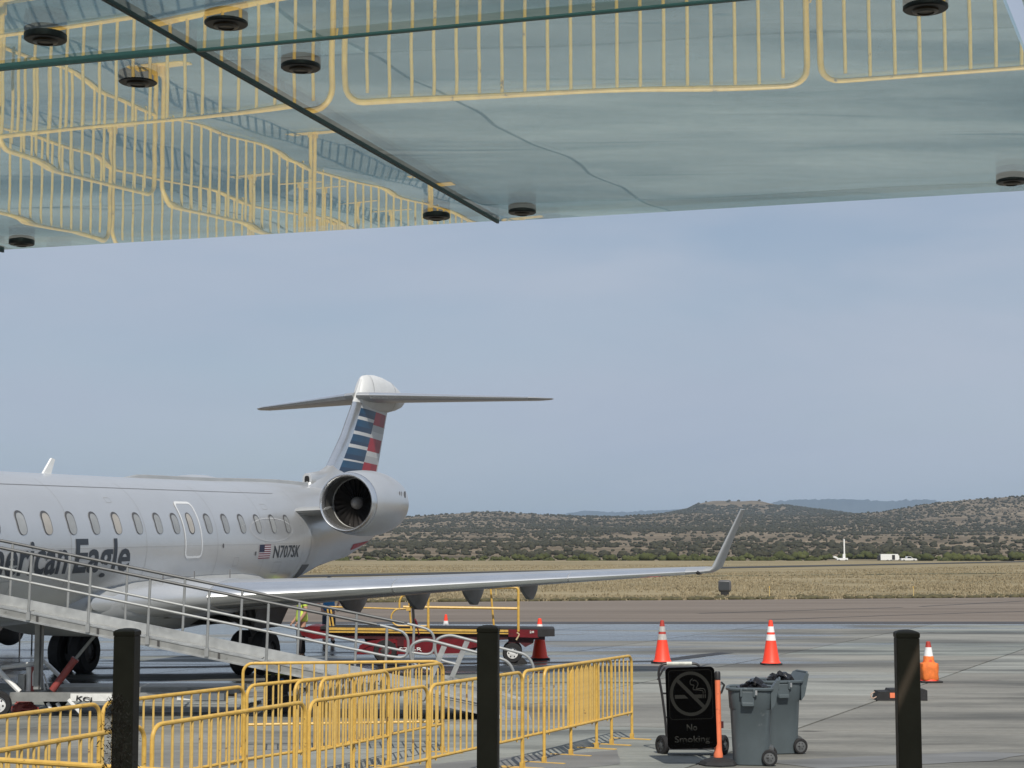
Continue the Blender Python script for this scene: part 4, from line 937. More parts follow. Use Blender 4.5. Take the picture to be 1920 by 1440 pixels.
# wings
def naca(n=14):
    x = [.5*(1-math.cos(math.pi*i/n)) for i in range(n+1)]
    def yt(x): return 5*(.2969*math.sqrt(x)-.126*x-.3516*x*x+.2843*x**3-.1036*x**4)
    up = [(a, yt(a)) for a in x]; return up
def foil(le_s, y, z, c, t, tw, camber=.018, lo=0.0, hi=1.0, grow=0.0, n=14):
    up = naca(n); U = [(x, yy*t+camber*4*x*(1-x)*.6+grow/c) for x, yy in up if lo-1e-6 <= x <= hi+1e-6]; L = [(x, -yy*t+camber*4*x*(1-x)*.6-grow/c) for x, yy in up if lo-1e-6 <= x <= hi+1e-6]
    if lo <= 0: L = L[1:]; 
    pts = list(reversed(U)) + L
    if hi >= 1: pts = pts[:-1]
    ct_, st_ = math.cos(R(tw)), math.sin(R(tw)); out = []
    for x, zz in pts:
        dx, dz = (x - (grow/c if x < .02 else 0))*c, zz*c
        out.append(P(le_s+dx*ct_+dz*st_, y, z-dx*st_+dz*ct_))
    return out
WS = [(.6, 13.9, 1.62, 6.0, .135, 2.5), (1.3, 14.42, 1.63, 5.5, .135, 2.4), (2.2, 14.97, 1.66, 4.95, .125, 2.0), (4.2, 16.04, 1.73, 3.95, .115, 1.3), (6.1, 17.05, 1.80, 3.20, .108, .6), (9.0, 18.60, 1.905, 2.15, .10, -.4), (10.9, 19.60, 1.975, 1.38, .095, -1.0)]
def wsec(y):
    return [float(np.interp(y, [w[0] for w in WS], [w[k] for w in WS])) for k in range(1, 6)]
def mirror(l, side): return [Vector((p.x, p.y*side, p.z)) for p in l]
for side in (1, -1):
    sec = [mirror(foil(s, y, z, c, t, tw), side) for y, s, z, c, t, tw in WS]
    w = MB().loft(sec).build('wing', M['wing'], jet, True, 50)
    for a, b in ((2.2, 5.30), (5.32, 8.40), (8.42, 10.55)):
        secs = []
        for y in np.linspace(a, b, 6):
            s, z, c, t, tw = wsec(y); g = foil(s-.012, y, z, c, t, tw, lo=0, hi=.16, grow=.006); secs.append(mirror(g, side))
        MB().loft(secs).build('leading_edge_slat', M['bare'], w, True, 50)
    secs = []
    for y, ls, tt in ((1.12, 12.5, .07), (1.28, 13.25, .10), (1.50, 13.95, .125), (1.80, 14.52, .13), (2.18, 14.94, .128)):
        s, z, c, t, tw = wsec(y); cc_ = s+c-ls; secs.append(mirror(foil(ls, y, z, cc_, tt, tw, lo=0, hi=.34, grow=.012), side))
    MB().loft(secs).build('root_leading_edge', M['silver'], w, True, 50)
    # winglet
    secs = []
    for y, s, z, c, t, cant in ((10.90, 19.60, 1.975, 1.38, .095, 0), (11.00, 19.70, 1.985, 1.27, .09, 12), (11.045, 19.78, 2.03, 1.28, .085, 62), (11.06, 19.84, 2.08, 1.25, .08, 69), (11.50, 20.72, 3.22, .58, .08, 69)):
        f = foil(s, 0, 0, c, t, -.5); ca, sa = math.cos(R(cant)), math.sin(R(cant)); secs.append(mirror([Vector((p.x, y-p.z*sa, z+p.z*ca)) for p in f], side))
    MB().loft(secs).build('winglet', M['fairing'], w, True, 50)
    MB().lathe([(.001, 0), (.035, .04), (.05, .14), (.05, .34), (.001, .42)], Matrix.Translation(mirror([P(19.5, 10.78, 1.95)], side)[0]) @ Matrix.Rotation(R(-90), 4, 'Y'), 12).build('tip_light', M['black_steel'], w)
    for y, s, L, dp in ((3.32, 19.7, 1.7, .46), (4.74, 19.8, 1.5, .43), (5.92, 19.95, 1.3, .38), (7.10, 20.1, 1.1, .32)):
        zt = wsec(y)[1]-.12; secs = []
        for f, h, wd in ((-1, .02, .03), (-.6, .6, .10), (-.2, .95, .13), (.15, 1.0, .12), (.5, .62, .08), (.8, .12, .03)):
            ss = s+f*L*.62; secs.append(mirror([P(ss, y-wd, zt), P(ss, y-wd*.9, zt-dp*h*.6), P(ss, y-wd*.35, zt-dp*h), P(ss, y+wd*.35, zt-dp*h), P(ss, y+wd*.9, zt-dp*h*.6), P(ss, y+wd, zt)], side))
        MB().loft(secs).build('flap_fairing', M['flapfair'], w, True, 40)
# engines
EZ, EY, ES = 3.55, 2.19, 22.02
def axm(s, y, z): return Matrix.Translation(P(s, y, z)) @ Matrix.Rotation(R(-90), 4, 'Y')     # local z points aft
def blade():
    mb = MB(); secs = []
    for r, tw, c in ((.15, 25, .13), (.30, 42, .15), (.45, 55, .165), (.575, 63, .17)):
        t = R(tw); u = Vector((math.sin(t), 0, math.cos(t)))*c/2; th = Vector((math.cos(t), 0, -math.sin(t)))*.006
        b = Vector((0, r, 0)); secs.append([b-u, b+th, b+u, b-th])
    return mb.loft(secs).mesh('fan_blade', M['fan'], True, 40)
blade_me = blade()
for side in (1, -1):
    am = axm(ES, EY*side, EZ)
    eng = MB().lathe([(.675, .10), (.705, .20), (.745, .50), (.774, 1.0), (.777, 1.45), (.75, 1.85), (.70, 2.2), (.65, 2.45), (.635, 2.45), (.63, 2.4), (.60, 1.0), (.612, .30)], am, 56, closed=True).build('engine', M['silver'], jet, True, 45)
    MB().lathe([(.590, .24), (.592, .12), (.610, .03), (.645, .0), (.672, .03), (.690, .10), (.7055, .20), (.700, .21), (.62, .26)], am, 56, closed=True).build('intake_lip', M['bare'], eng, True, 60)
    MB().lathe([(.591, .24), (.580, .45), (.580, .80), (.595, 1.0), (.60, 1.0), (.606, .8), (.610, .24)], am, 48, closed=True).build('intake_duct', M['inlet_dark'], eng, True, 50)
    MB().lathe([(.586, .62), (.572, .63), (.572, .66), (.586, .67)], am, 48, closed=True).build('fan_case_ring', M['alu_dull'], eng)
    MB().lathe([(.001, .86), (.598, .86)], am, 48).build('fan_disc', M['fanback'], eng)
    MB().lathe([(.001, .50), (.05, .515), (.10, .56), (.135, .63), (.15, .72), (.15, .86)], am, 28).build('spinner', mat('spinner_grey', (.16, .155, .15), .45, var=.2) if side == 1 else M['fairing'], eng)
    for k in range(24):
        o = link('fan_blade', blade_me, eng, mat=am @ Matrix.Translation((0, 0, .73)) @ Matrix.Rotation(2*math.pi*k/24, 4, 'Z'))
    MB().lathe([(.44, 2.1), (.40, 2.6), (.33, 2.85), (.32, 2.85), (.36, 2.1)], am, 32, closed=True).build('exhaust_nozzle', M['gear'], eng)
    for px_, w_, h_ in ((1.55, .02, .12), (1.68, .02, .12), (1.98, .09, .15)):
        a0 = .25; r_ = float(np.interp(px_, [1.45, 1.95, 2.35], [.777, .75, .70]))-.002
        MB().box(P(ES+px_, (EY+r_*math.cos(a0))*side, EZ+r_*math.sin(a0)+.02), (w_, .012, h_)).build('nacelle_marking', M['dark_grey'], eng, False)
    secs = []
    for y, s, c, z, t in ((.55, 21.35, 4.6, 3.36, .055), (1.1, 21.55, 4.1, 3.37, .055), (1.62, 22.1, 3.4, 3.40, .06)): secs.append(mirror(foil(s, y, z, c, t, 0, camber=0), side))
    MB().loft(secs).build('pylon', M['fairing'], jet, True, 50)
# fin with painted bands
FSEC = [(4.0, 25.55, 30.6-1.25, .34), (4.49, 26.14, 29.74, .31), (5.37, 27.18, 30.16, .27), (6.19, 27.92, 30.57, .24), (6.95, 28.54, 30.95, .22)]
def fsec(z): return [float(np.interp(z, [f[0] for f in FSEC], [f[k] for f in FSEC])) for k in (1, 2, 3)]
fin_m = [M['tail_white'], M['bare'], M['tail_blue'], M['tail_blue2'], M['tail_red'], M['tail_red2'], M['tail_grey']]
rows_ = [4.0, 4.40, 4.62, 4.70, 4.82, 5.00, 5.05, 5.10, 5.24, 5.40, 5.455, 5.50, 5.62, 5.76, 5.80, 5.87, 6.02, 6.10, 6.22, 6.75]
def band(z, cfrac):
    if z > 6.33: return 0
    if cfrac < .16: return 1
    if z > 6.17 or cfrac > .97: return 0
    if cfrac < .60:
        for a, b, k in ((4.40, 4.62, 3), (4.62, 4.70, 2), (4.70, 4.82, 0), (4.82, 5.05, 3), (5.05, 5.24, 2), (5.24, 5.40, 0)): pass
        f = (z-4.40)/(6.17-4.40)*4.62
        r_ = f % 1.0
        return 0 if r_ > .80 else (3 if r_ < .32 else 2)
    f = (z-4.40)/(6.17-4.40)*5
    i = int(f)
    if i in (0, 2, 4): return 4 if (cfrac < .80) else 5
    return 0 if (f-i < .5) == (i == 3) else 6
chs = [0, .02, .06, .11, .16, .28, .40, .50, .60, .70, .80, .90, .97, 1.0]
zs_ = sorted(set(list(np.linspace(4.0, 6.95, 66))))
def fin_y(c, w): return w*.5*5*2*(.2969*math.sqrt(c)-.126*c-.3516*c*c+.2843*c**3-.1036*c**4)*.5*1.0
mb = MB()
for side in (1, -1):
    vs_ = []; fs_ = []
    base = len(mb.v)
    for z in zs_:
        a, b, w = fsec(z)
        for c in chs: vs_.append(P(a+(b-a)*c, side*fin_y(c, w)*2.0, z-.10*(c-.5)))
    n = len(chs)
    for i in range(len(zs_)-1):
        for k in range(n-1):
            zc_ = (zs_[i]+zs_[i+1])/2; mb.mi = band(zc_, (chs[k]+chs[k+1])/2)
            mb.v += []; mb.f.append(tuple(base+q for q in (i*n+k, i*n+k+1, (i+1)*n+k+1, (i+1)*n+k))); mb.m.append(mb.mi)
    mb.v += [tuple(v) for v in vs_]
mb.mi = 0
fin = mb.build('tail_fin', fin_m, jet, True, 40)
# fillet of the fin root and scoop intake
secs = []
for s, zt, w in ((24.0, 3.98, .10), (24.6, 4.02, .17), (25.2, 4.30, .20), (25.8, 4.46, .20), (26.4, 4.66, .19), (27.2, 4.60, .18), (28.4, 4.45, .17), (29.6, 4.30, .14), (30.2, 4.0, .10)):
    zb = fus(min(s, 30.3))[0]+.3; secs.append([P(s, w*1.6*math.cos(a), zb+(zt-zb)*math.sin(a)) if abs(math.cos(a)) > .5 else P(s, w*1.1*math.cos(a)*1.45, zb+(zt-zb)*math.sin(a)) for a in np.linspace(0, math.pi, 13)])
MB().loft(secs).build('fin_root_fairing', M['silver'], jet, True, 60)
sc = []
for s, zc, ry, rz in ((24.90, 4.19, .120, .160), (24.94, 4.19, .138, .178), (25.3, 4.20, .150, .20), (26.0, 4.25, .165, .22), (26.8, 4.30, .15, .20)): sc.append([P(s, ry*math.copysign(abs(math.cos(a))**.7, math.cos(a)), zc+rz*math.copysign(abs(math.sin(a))**.8, math.sin(a))) for a in np.linspace(0, 2*math.pi, 20, endpoint=False)])
o = MB().loft(sc).build('scoop_intake', M['silver'], jet, True, 50)
MB().loft([[P(24.893, .065*math.copysign(abs(math.cos(a))**.6, math.cos(a)), 4.19+.105*math.copysign(abs(math.sin(a))**.7, math.sin(a))) for a in np.linspace(0, 2*math.pi, 20, endpoint=False)], [P(24.92, .06*math.cos(a), 4.19+.10*math.sin(a)) for a in np.linspace(0, 2*math.pi, 20, endpoint=False)]]).build('scoop_mouth', M['fanback'], o)
# bullet fairing on top and tailplane
BL = [(28.36, 6.66, .05, .40), (28.44, 6.68, .13, .43), (28.75, 6.70, .20, .46), (29.3, 6.69, .27, .50), (30.0, 6.68, .30, .49), (30.6, 6.665, .29, .44), (31.1, 6.64, .24, .34), (31.6, 6.63, .14, .22), (32.0, 6.62, .03, .04)]
def shr(s, dz): return s + dz*.62*max(0, min(1, (30.2-s)/1.5))
bullet = MB().loft([[P(shr(s, rz*math.sin(a)), ry*math.cos(a), zc+rz*math.sin(a)) for a in np.linspace(0, 2*math.pi, 28, endpoint=False)] for s, zc, ry, rz in BL]).build('bullet_fairing', M['tail_white'], jet, True, 60)
for s in (29.0, 30.55): MB().loft([[P(s, (np.interp(s, [b[0] for b in BL], [b[2] for b in BL])+.004)*math.cos(a), np.interp(s, [b[0] for b in BL], [b[1] for b in BL])+(np.interp(s, [b[0] for b in BL], [b[3] for b in BL])+.004)*math.sin(a)) for a in np.linspace(0, 2*math.pi, 28, endpoint=False)], [P(s+.015, (np.interp(s, [b[0] for b in BL], [b[2] for b in BL])+.004)*math.cos(a), np.interp(s, [b[0] for b in BL], [b[1] for b in BL])+(np.interp(s, [b[0] for b in BL], [b[3] for b in BL])+.004)*math.sin(a)) for a in np.linspace(0, 2*math.pi, 28, endpoint=False)]], False, False).build('panel_seam', M['seam'], bullet)
TS = [(.05, 28.10, 6.54, 2.75, .10), (.3, 28.25, 6.54, 2.6, .10), (2.3, 29.78, 6.535, 1.75, .095), (4.1, 31.08, 6.53, 1.06, .09), (4.36, 31.42, 6.535, .72, .08), (4.45, 31.85, 6.56, .30, .07)]
for side in (1, -1):
    o = MB().loft([mirror(foil(s, y, z, c, t, 0, camber=-.008), side) for y, s, z, c, t in TS]).build('tailplane', M['wing'], jet, True, 50)
    secs = []
    for y in np.linspace(.35, 4.0, 6):
        s, z, c, t = [float(np.interp(y, [w[0] for w in TS], [w[k] for w in TS])) for k in range(1, 5)]; secs.append(mirror(foil(s-.01, y, z, c, t, 0, camber=-.008, lo=0, hi=.10, grow=.005), side))
    MB().loft(secs).build('leading_edge', M['bare'], o, True, 50)
# red warning stripe low on the tail cone, tail cone panels
decal('red_stripe', poly_bm([[(26.6, 2.42), (28.4, 2.62), (28.4, 2.66), (26.6, 2.58)]]), M['tail_red'], fuse, .006)
# landing gear
for side in (1, -1):
    y0 = 2.06*side; g = MB().tube([P(17.25, 1.95*side, 1.62), P(17.33, y0, .95)], .10, 12).tube([P(17.33, y0, 1.0), P(17.36, y0, .44)], .075, 12).tube([P(17.36, y0-.36, .455), P(17.36, y0+.36, .455)], .06, 10).tube([P(16.7, 1.9*side, 1.5), P(17.30, y0, .85)], .045, 8).tube([P(17.30, 1.2*side, 1.35), P(17.33, y0, .92)], .05, 8).box(P(17.34, y0, .62), (.22, .22, .30)).tube([P(17.5, y0, 1.2), P(17.62, y0, .85), P(17.48, y0, .60)], .03, 6).build('main_gear_leg', M['gear'], jet)
    for dy in (-.235, .235): wheel('main_wheel', g, P(17.36, y0+dy, .455), .455, .30, (0, 1 if dy > 0 else -1, 0), True, 'gear', .52)
    MB().hexa([P(16.75, (2.32)*side, .95), P(17.95, 2.32*side, .95), P(17.95, 2.36*side, .95), P(16.75, 2.36*side, .95), P(16.5, 2.55*side, 1.62), P(18.2, 2.55*side, 1.62), P(18.2, 2.59*side, 1.62), P(16.5, 2.59*side, 1.62)]).build('gear_door', M['dark_grey'], g, False)
    MB().prism([(17.4-17.6, 1.15), (17.4-18.6, 1.0), (17.4-18.9, 1.55), (17.4-17.3, 1.6)], 1, 1.52*side-.02, 1.52*side+.02).build('inner_gear_door', M['gear'], g, False)
MB().box(P(17.6, 0, 1.12), (2.2, 3.0, .12)).build('wheel_well', M['fanback'], jet, False)
g = MB().tube([P(2.45, 0, 1.7), P(2.4, 0, .30)], .06, 10).tube([P(2.4, -.25, .30), P(2.4, .25, .30)], .04, 8).build('nose_gear_leg', M['gear'], jet)
for dy in (-.17, .17): wheel('nose_wheel', g, P(2.4, dy, .29), .29, .16, (0, 1 if dy > 0 else -1, 0), True, 'gear', .5)

# ------------------------------------------------------------ aluminium boarding ramp with its wheeled undercarriage
ra = math.atan2(-.03, -.9995)
rampM = Matrix.Translation((.04, 26.77, 0)) @ Matrix.Rotation(ra, 4, 'Z'); rampI = rampM.inverted()
ramp_ = empty('boarding_ramp', None, 'long sloping aluminium boarding ramp with tube handrails leading up to the left', 'ramp', mat=rampM)
def W(x, y, z): return rampI @ Vector((x, y, z))
def zb(u): return max(.02, .204*u-.012)
UE, FW = 8.75, -1.35
def slope_bar(mb, u0, u1, y0, y1, h0, h1):
    mb.hexa([(u0, y0, zb(u0)+h0), (u1, y0, zb(u1)+h0), (u1, y1, zb(u1)+h0), (u0, y1, zb(u0)+h0), (u0, y0, zb(u0)+h1), (u1, y0, zb(u1)+h1), (u1, y1, zb(u1)+h1), (u0, y1, zb(u0)+h1)])
mb = MB(); u = .3
deck_joints = [.25, 2.1, 3.9, 5.7, 7.5, UE]
mb = MB()
for a, b in zip(deck_joints[:-1], deck_joints[1:]): slope_bar(mb, a+.01, b-.01, FW+.05, -.05, .055, .075)
mb.build('deck', M['alu_dull'], ramp_, False)
for yy in (0, FW):
    s_ = -1 if yy == 0 else 1
    mb = MB(); slope_bar(mb, .25, UE, yy, yy+s_*.045, .0, .115); mb.build('side_beam', M['alu_dull'], ramp_, False)
    mb = MB(); slope_bar(mb, .25, UE, yy-s_*.022, yy+s_*.02, -.006, .022); mb.build('bottom_flange', M['alu'], ramp_, False)
    mb = MB(); slope_bar(mb, .25, UE, yy+s_*.046, yy+s_*.075, .076, .15 if yy == 0 else .225); mb.build('kick_plate', M['alu'], ramp_, False)
    mb = MB(); slope_bar(mb, .25, UE, yy-s_*.010, yy+s_*.03, .118, .135); mb.build('top_flange', M['alu'], ramp_, False)
    mb = MB()
    for uu in np.arange(1.7, 8.6, .905): slope_bar(mb, uu, uu+.035, yy-s_*.014, yy+s_*.0, .025, .112)
    mb.build('web_stiffener', M['gear'], ramp_, False)
def rail_z(u): return 1.0+.204*u
def mid_z(u): return .558+.206*u
for yy, u0, du, dz_ in ((.03, 1.92, .888, 0), (FW-.03, 1.55, .905, .04)):
    for k in range(10):
        uu = u0+du*k
        if uu > 8.6: break
        tilt_ = .012
        MB().tube([(uu+.03, yy, zb(uu)+.03), (uu, yy, rail_z(uu)+dz_)], .021, 8).box((uu+.03, yy, zb(uu)+.09), (.06, .05, .12)).build('rail_post', M['alu_tube'], ramp_)
    e0 = u0-.05
    loop = [(8.7, yy, mid_z(8.7)+dz_), (u0, yy, mid_z(u0)+dz_), (u0-.32, yy, mid_z(u0-.32)+.03+dz_), (u0-.32, yy, rail_z(u0-.32)-.03+dz_), (u0, yy, rail_z(u0)+dz_), (8.7, yy, rail_z(8.7)+dz_)]
    fl_ = fillet(loop, .16, 6); MB().tube(fl_[:-2], .021, 8).build('mid_rail', M['alu_tube'], ramp_); MB().tube(fl_[-2:], .024, 8).build('hand_rail', M['dark_tube'], ramp_)
# lower section rails
for yy, uo in ((.03, 0), (FW-.03, -.35)):
    lp = [(.10+uo, yy, .42), (-.02+uo, yy, .62), (.08+uo, yy, .88), (1.36+uo, yy, 1.21), (1.58+uo, yy, 1.12), (1.55+uo, yy, .82), (1.22+uo, yy, .74)]
    MB().tube(fillet(lp, .17, 6), .023, 8).build('hand_rail', M['alu_tube'], ramp_)
    MB().hexa([(1.36+uo, yy-.02, .30), (1.44+uo, yy-.02, .30), (1.44+uo, yy+.02, .30), (1.36+uo, yy+.02, .30), (1.02+uo, yy-.02, 1.09), (1.10+uo, yy-.02, 1.11), (1.10+uo, yy+.02, 1.11), (1.02+uo, yy+.02, 1.09)]).hexa([(.15+uo, yy-.02, .16), (1.42+uo, yy-.02, .52), (1.42+uo, yy+.02, .52), (.15+uo, yy+.02, .16), (.15+uo, yy-.02, .20), (1.42+uo, yy-.02, .58), (1.42+uo, yy+.02, .58), (.15+uo, yy+.02, .20)]).build('rail_brace', M['alu'], ramp_, False)
MB().prism([(-.25, .0), (.35, .0), (.35, .06), (-.25, .012)], 1, FW, 0).build('toe_plate', M['alu'], ramp_, False)
MB().prism([(.32, .30), (.42, .30), (.34, .02), (.20, .02)], 1, -.01, .03).build('stop_bracket', M['white_paint'], ramp_, False)
# undercarriage, laid out in world coordinates and handed to the ramp
def wbox(c, d, rz=0): 
    mb = MB(); mb.box(c, d, rz); mb.v = [tuple(rampI @ Vector(v)) for v in mb.v]; return mb
def wtube(pts, r, n=8): return MB().tube([W(*p) for p in pts], r, n)
def wp(px, py, Y): return on_plane(px, py, Y)
YB = 27.25
a_ = wp(18, 1307, YB); b_ = wp(425, 1307, YB)
wbox(((a_.x+b_.x)/2, YB+.05, a_.z), (b_.x-a_.x, .10, .135)).build('chassis_beam', M['alu_dull'], ramp_, False)
wbox(((a_.x+b_.x)/2, YB+1.0, a_.z), (b_.x-a_.x, .10, .135)).build('chassis_beam', M['alu_dull'], ramp_, False)
wbox((a_.x+.3, YB+.53, a_.z-.02), (.10, .86, .10)).build('cross_beam', M['alu_dull'], ramp_, False)
c_ = wp(278, 1289, YB+.5); wbox((c_.x, YB+.7, c_.z-.03), (2.9, .8, .10)).build('deck_plate', M['alu_dull'], ramp_, False)
c_ = wp(175, 1307.5, YB-.012); sgn = wbox((c_.x, YB-.008, c_.z), (.70, .012, .115)).build('name_plate', M['white_sticker'], ramp_, False)
tm = rampI @ Matrix.Translation((wp(143, 1312, YB).x, YB-.016, c_.z-.045)) @ Matrix.Rotation(R(90), 4, 'X') @ Matrix(((1, .25, 0, 0), (0, 1, 0, 0), (0, 0, 1, 0), (0, 0, 0, 1)))
flat_text('KCI', M['black_ink'], sgn, tm, .075, .25, .03)
sgn.update_tag()
c2_ = wp(376, 1306.5, YB-.012); wbox((c2_.x, YB-.008, c2_.z), (.72, .012, .105)).build('name_plate', M['white_sticker'], ramp_, False)
m_ = wp(73, 1230, YB+.25); zt_ = wp(73, 1165, YB+.25).z; zl_ = wp(73, 1292, YB+.25).z
wbox((m_.x, YB+.25, (zt_+zl_)/2), (.115, .12, zt_-zl_)).build('mast', M['alu_dull'], ramp_, False)
wbox((m_.x+.035, YB+.18, (zt_+zl_)/2), (.02, .03, zt_-zl_)).build('mast_edge', M['gear'], ramp_, False)
j0, j1, j2 = wp(98, 1294, YB+.12), wp(141, 1236, YB+.12), wp(178, 1191, YB+.12)
o = wtube([j0, j1], .055, 14).build('hydraulic_cylinder', M['rust_red'], ramp_); wtube([j0.lerp(j1, .95), j0.lerp(j1, 1.02)], .064, 14).build('gland', M['rust_red'], o)
wtube([j1, j2], .026, 10).build('piston_rod', M['alu_tube'], ramp_); wtube([j2, j2+(j2-j1)*.12], .06, 8).build('end_clevis', M['dark_red'], ramp_)
wtube([wp(-30, 1230, YB+.2), wp(37, 1297, YB+.2)], .04, 8).build('brace', M['white_paint'], ramp_)
wtube([wp(78, 1235, YB+1.1), wp(131, 1286, YB+1.1)], .035, 8).build('brace', M['white_paint'], ramp_)
wtube([wp(2, 1252, YB+.5), wp(66, 1244, YB+.5)], .035, 8).build('brace', M['white_paint'], ramp_)
q = wp(54, 1296, YB+.4); wtube([(q.x, q.y, q.z), (q.x, q.y, q.z+.37)], .05, 14).build('hydraulic_tank', M['white_paint'], ramp_)
q = wp(61.5, 1273, YB+.38); wbox((q.x, q.y, q.z), (.05, .03, .38)).build('tank_bracket', M['rust_red'], ramp_, False)
q = wp(43, 1279, YB+.4); wbox((q.x, q.y, q.z), (.10, .2, .24)).build('valve_box', M['alu_dull'], ramp_, False)
for k, (p0, p1, p2, p3) in enumerate((((62, 1286), (62, 1258), (76, 1252), (84, 1294)), ((66, 1292), (70, 1255), (82, 1262), (91, 1292)), ((72, 1290), (73, 1258), (78, 1256), (79, 1290)))):
    wtube(fillet([wp(*p0, YB+.35), wp(*p1, YB+.35), wp(*p2, YB+.35), wp(*p3, YB+.35)], .06, 4), .014, 6).build('hose', M['white_paint'], ramp_)
q = wp(45, 1324, YB+.3); v, f = ico(3, 9.1, .9); mb = MB(); mb.add([W(q.x+p[0]*.17, q.y+p[1]*.12, q.z+p[2]*.09) for p in v], [tuple(z) for z in f]); mb.build('winch', M['rust_red'], ramp_, True, 30)
wtube([wp(28, 1321, YB+.3), wp(60, 1318, YB+.3)], .025, 8).build('winch_shaft', M['rust_red'], ramp_)
ax = (rampI.to_3x3() @ Vector((0.25, -1, 0))).normalized()
q = wp(-4, 1317, YB-.2); wheel('wheel', ramp_, W(q.x, YB-.2, .205), .205, .16, ax, True, 'white_paint', .58)
q = wp(98, 1320, YB+1.0); wheel('wheel', ramp_, W(q.x, YB+1.2, .20), .20, .15, ax, True, 'gear', .58)
q = wp(602, 1330, YB+.2); wheel('caster_wheel', ramp_, W(q.x, YB+.2, .13), .13, .07, ax, True, 'gear', .5)
db = wtube([wp(455, 1326, YB), wp(505, 1311, YB)], .03, 6).wv if False else wtube([wp(455, 1326, YB), wp(575, 1292, YB+.3)], .030, 6).build('draw_bar', M['gear'], ramp_)
for a, b in ((466, 474), (478, 489), (490, 501), (541, 549), (551, 558), (560, 570)):
    fy = lambda x: 1326+(x-455)/(575-455)*(1292-1326)
    wtube([wp(a, fy(a), YB+.1), wp(b, fy(b), YB+.1)], .042, 8).build('white_tape', M['white_paint'], db)
wtube([wp(128, 1312, YB), wp(150, 1336, YB)], .03, 6).build('stand_leg', M['white_paint'], ramp_)
for px in (96, 114): 
    wtube([wp(px-7, 1318, YB+.1), wp(px, 1330, YB+.1)], .03, 6).build('stand_leg', M['white_paint'], ramp_)
# dark equipment case sitting on the undercarriage
cc = wp(529, 1269, 27.9)
e = empty('tool_case', (cc.x, 27.9, 0), 'dark green black equipment case with lime stripe and latches below the ramp', 'case')
zc0 = wp(529, 1283, 27.9).z; zc1 = wp(529, 1254, 27.9).z
bevel(MB().box((0, .15, zc0+.075), (.53, .36, .15)).build('case_body', M['rubber'], e, False), .015, 2)
bevel(MB().box((0, .15, zc1-.045), (.53, .36, .09)).build('case_lid', mat('dark_green_plastic', (.02, .028, .018), .5), e, False), .02, 2)
MB().box((0, .145, zc0+.152), (.54, .37, .012)).build('lime_stripe', M['lime'], e, False)
for x in (-.14, .12): MB().box((x, -.04, zc0+.145), (.06, .02, .07)).build('latch', M['black_steel'], e, False)
MB().lathe([(.035, 0), (.035, .006), (.001, .006)], Matrix.Translation((0, -.032, zc0+.06)) @ Matrix.Rotation(R(90), 4, 'X'), 16).build('round_badge', M['bluetag'], e)
MB().box((0, .15, zc0/2), (.5, .3, zc0-.01)).build('stand', M['black_steel'], e, False)

# ------------------------------------------------------------ belt loader
LY = 40.0
bl = empty('belt_loader', (-1.9, LY+.7, 0), 'red belt loader with yellow side rail and yellow hand rails beyond the barriers', 'belt loader')
def lp_(px, py, dy=0.0): v = on_plane(px, py, LY+dy); return Vector((v.x+1.9, v.y-LY-.7, v.z))
def lpoly(pts): return [(lp_(*p).x, lp_(*p).z) for p in pts]
Y0, Y1 = -.7, .55
MB().prism(lpoly([(612, 1183), (1022, 1188), (1022, 1200), (975, 1198), (905, 1202), (612, 1197)]), 1, Y0+.05, Y1).build('bed_frame', M['dark_red'], bl, False)
MB().prism(lpoly([(617, 1176.5), (953, 1181), (953, 1189), (617, 1186)]), 1, Y0-.02, Y0+.04).build('side_rail', M['yellow'], bl, False)
MB().prism(lpoly([(617, 1181), (953, 1185), (953, 1186), (617, 1182)]), 1, Y0-.03, Y0-.02).build('rail_groove', M['black_steel'], bl, False)
MB().prism(lpoly([(600, 1175), (1040, 1179), (1040, 1183), (600, 1180)]), 1, Y0+.06, Y1-.04).build('belt', M['rubber'], bl, False)
MB().prism(lpoly([(953, 1180), (1012, 1181), (1010, 1196), (953, 1194)]), 1, Y0-.01, Y0+.10).build('side_panel', M['red_paint'], bl, False)
MB().prism(lpoly([(1008, 1180), (1040, 1180), (1040, 1193), (1008, 1194)]), 1, Y0-.02, Y1).build('end_bumper', M['black_steel'], bl, False)
MB().prism(lpoly([(561, 1183), (575, 1175), (583, 1174), (616, 1176), (616, 1197), (586, 1199), (565, 1192)]), 1, Y0+.1, Y1-.1).build('nose_roller_box', M['red_paint'], bl, True, 30)
ch = MB().prism(lpoly([(668, 1227), (672, 1216), (680, 1208), (705, 1206), (708, 1219), (714, 1211), (722, 1208), (731, 1211), (737, 1220), (742, 1200), (862, 1198), (908, 1204), (906, 1211), (880, 1216), (860, 1225), (745, 1227)]), 1, Y0+.02, Y0+.42).build('chassis', M['red_paint'], bl, False)
MB().prism(lpoly([(672, 1222), (674, 1210), (690, 1202), (720, 1198), (742, 1198), (742, 1206), (712, 1206), (690, 1212)]), 1, Y0+.0, Y0+.02).build('mudguard', M['red_paint'], bl, False)
MB().prism(lpoly([(680, 1200), (905, 1202), (890, 1222), (690, 1222)]), 1, Y0+.42, Y1-.06).build('engine_bay', M['dark_red'], bl, False)
MB().prism(lpoly([(745, 1196), (757, 1196), (757, 1212), (745, 1212)]), 1, Y0-.01, Y0+.02).build('hatch', M['dark_red'], bl, False)
MB().prism(lpoly([(953, 1196), (1002, 1196), (1000, 1206), (985, 1214), (975, 1206), (953, 1206)]), 1, Y0+.1, Y0+.5).build('rear_axle_bracket', M['dark_red'], bl, False)
tq = lp_(752, 1221); flat_text('SZ8-R', M['white_paint'], bl, Matrix.Translation((lp_(748, 1221).x, Y0+.012, tq.z)) @ Matrix.Rotation(R(90), 4, 'X'), .085, .52, .02)
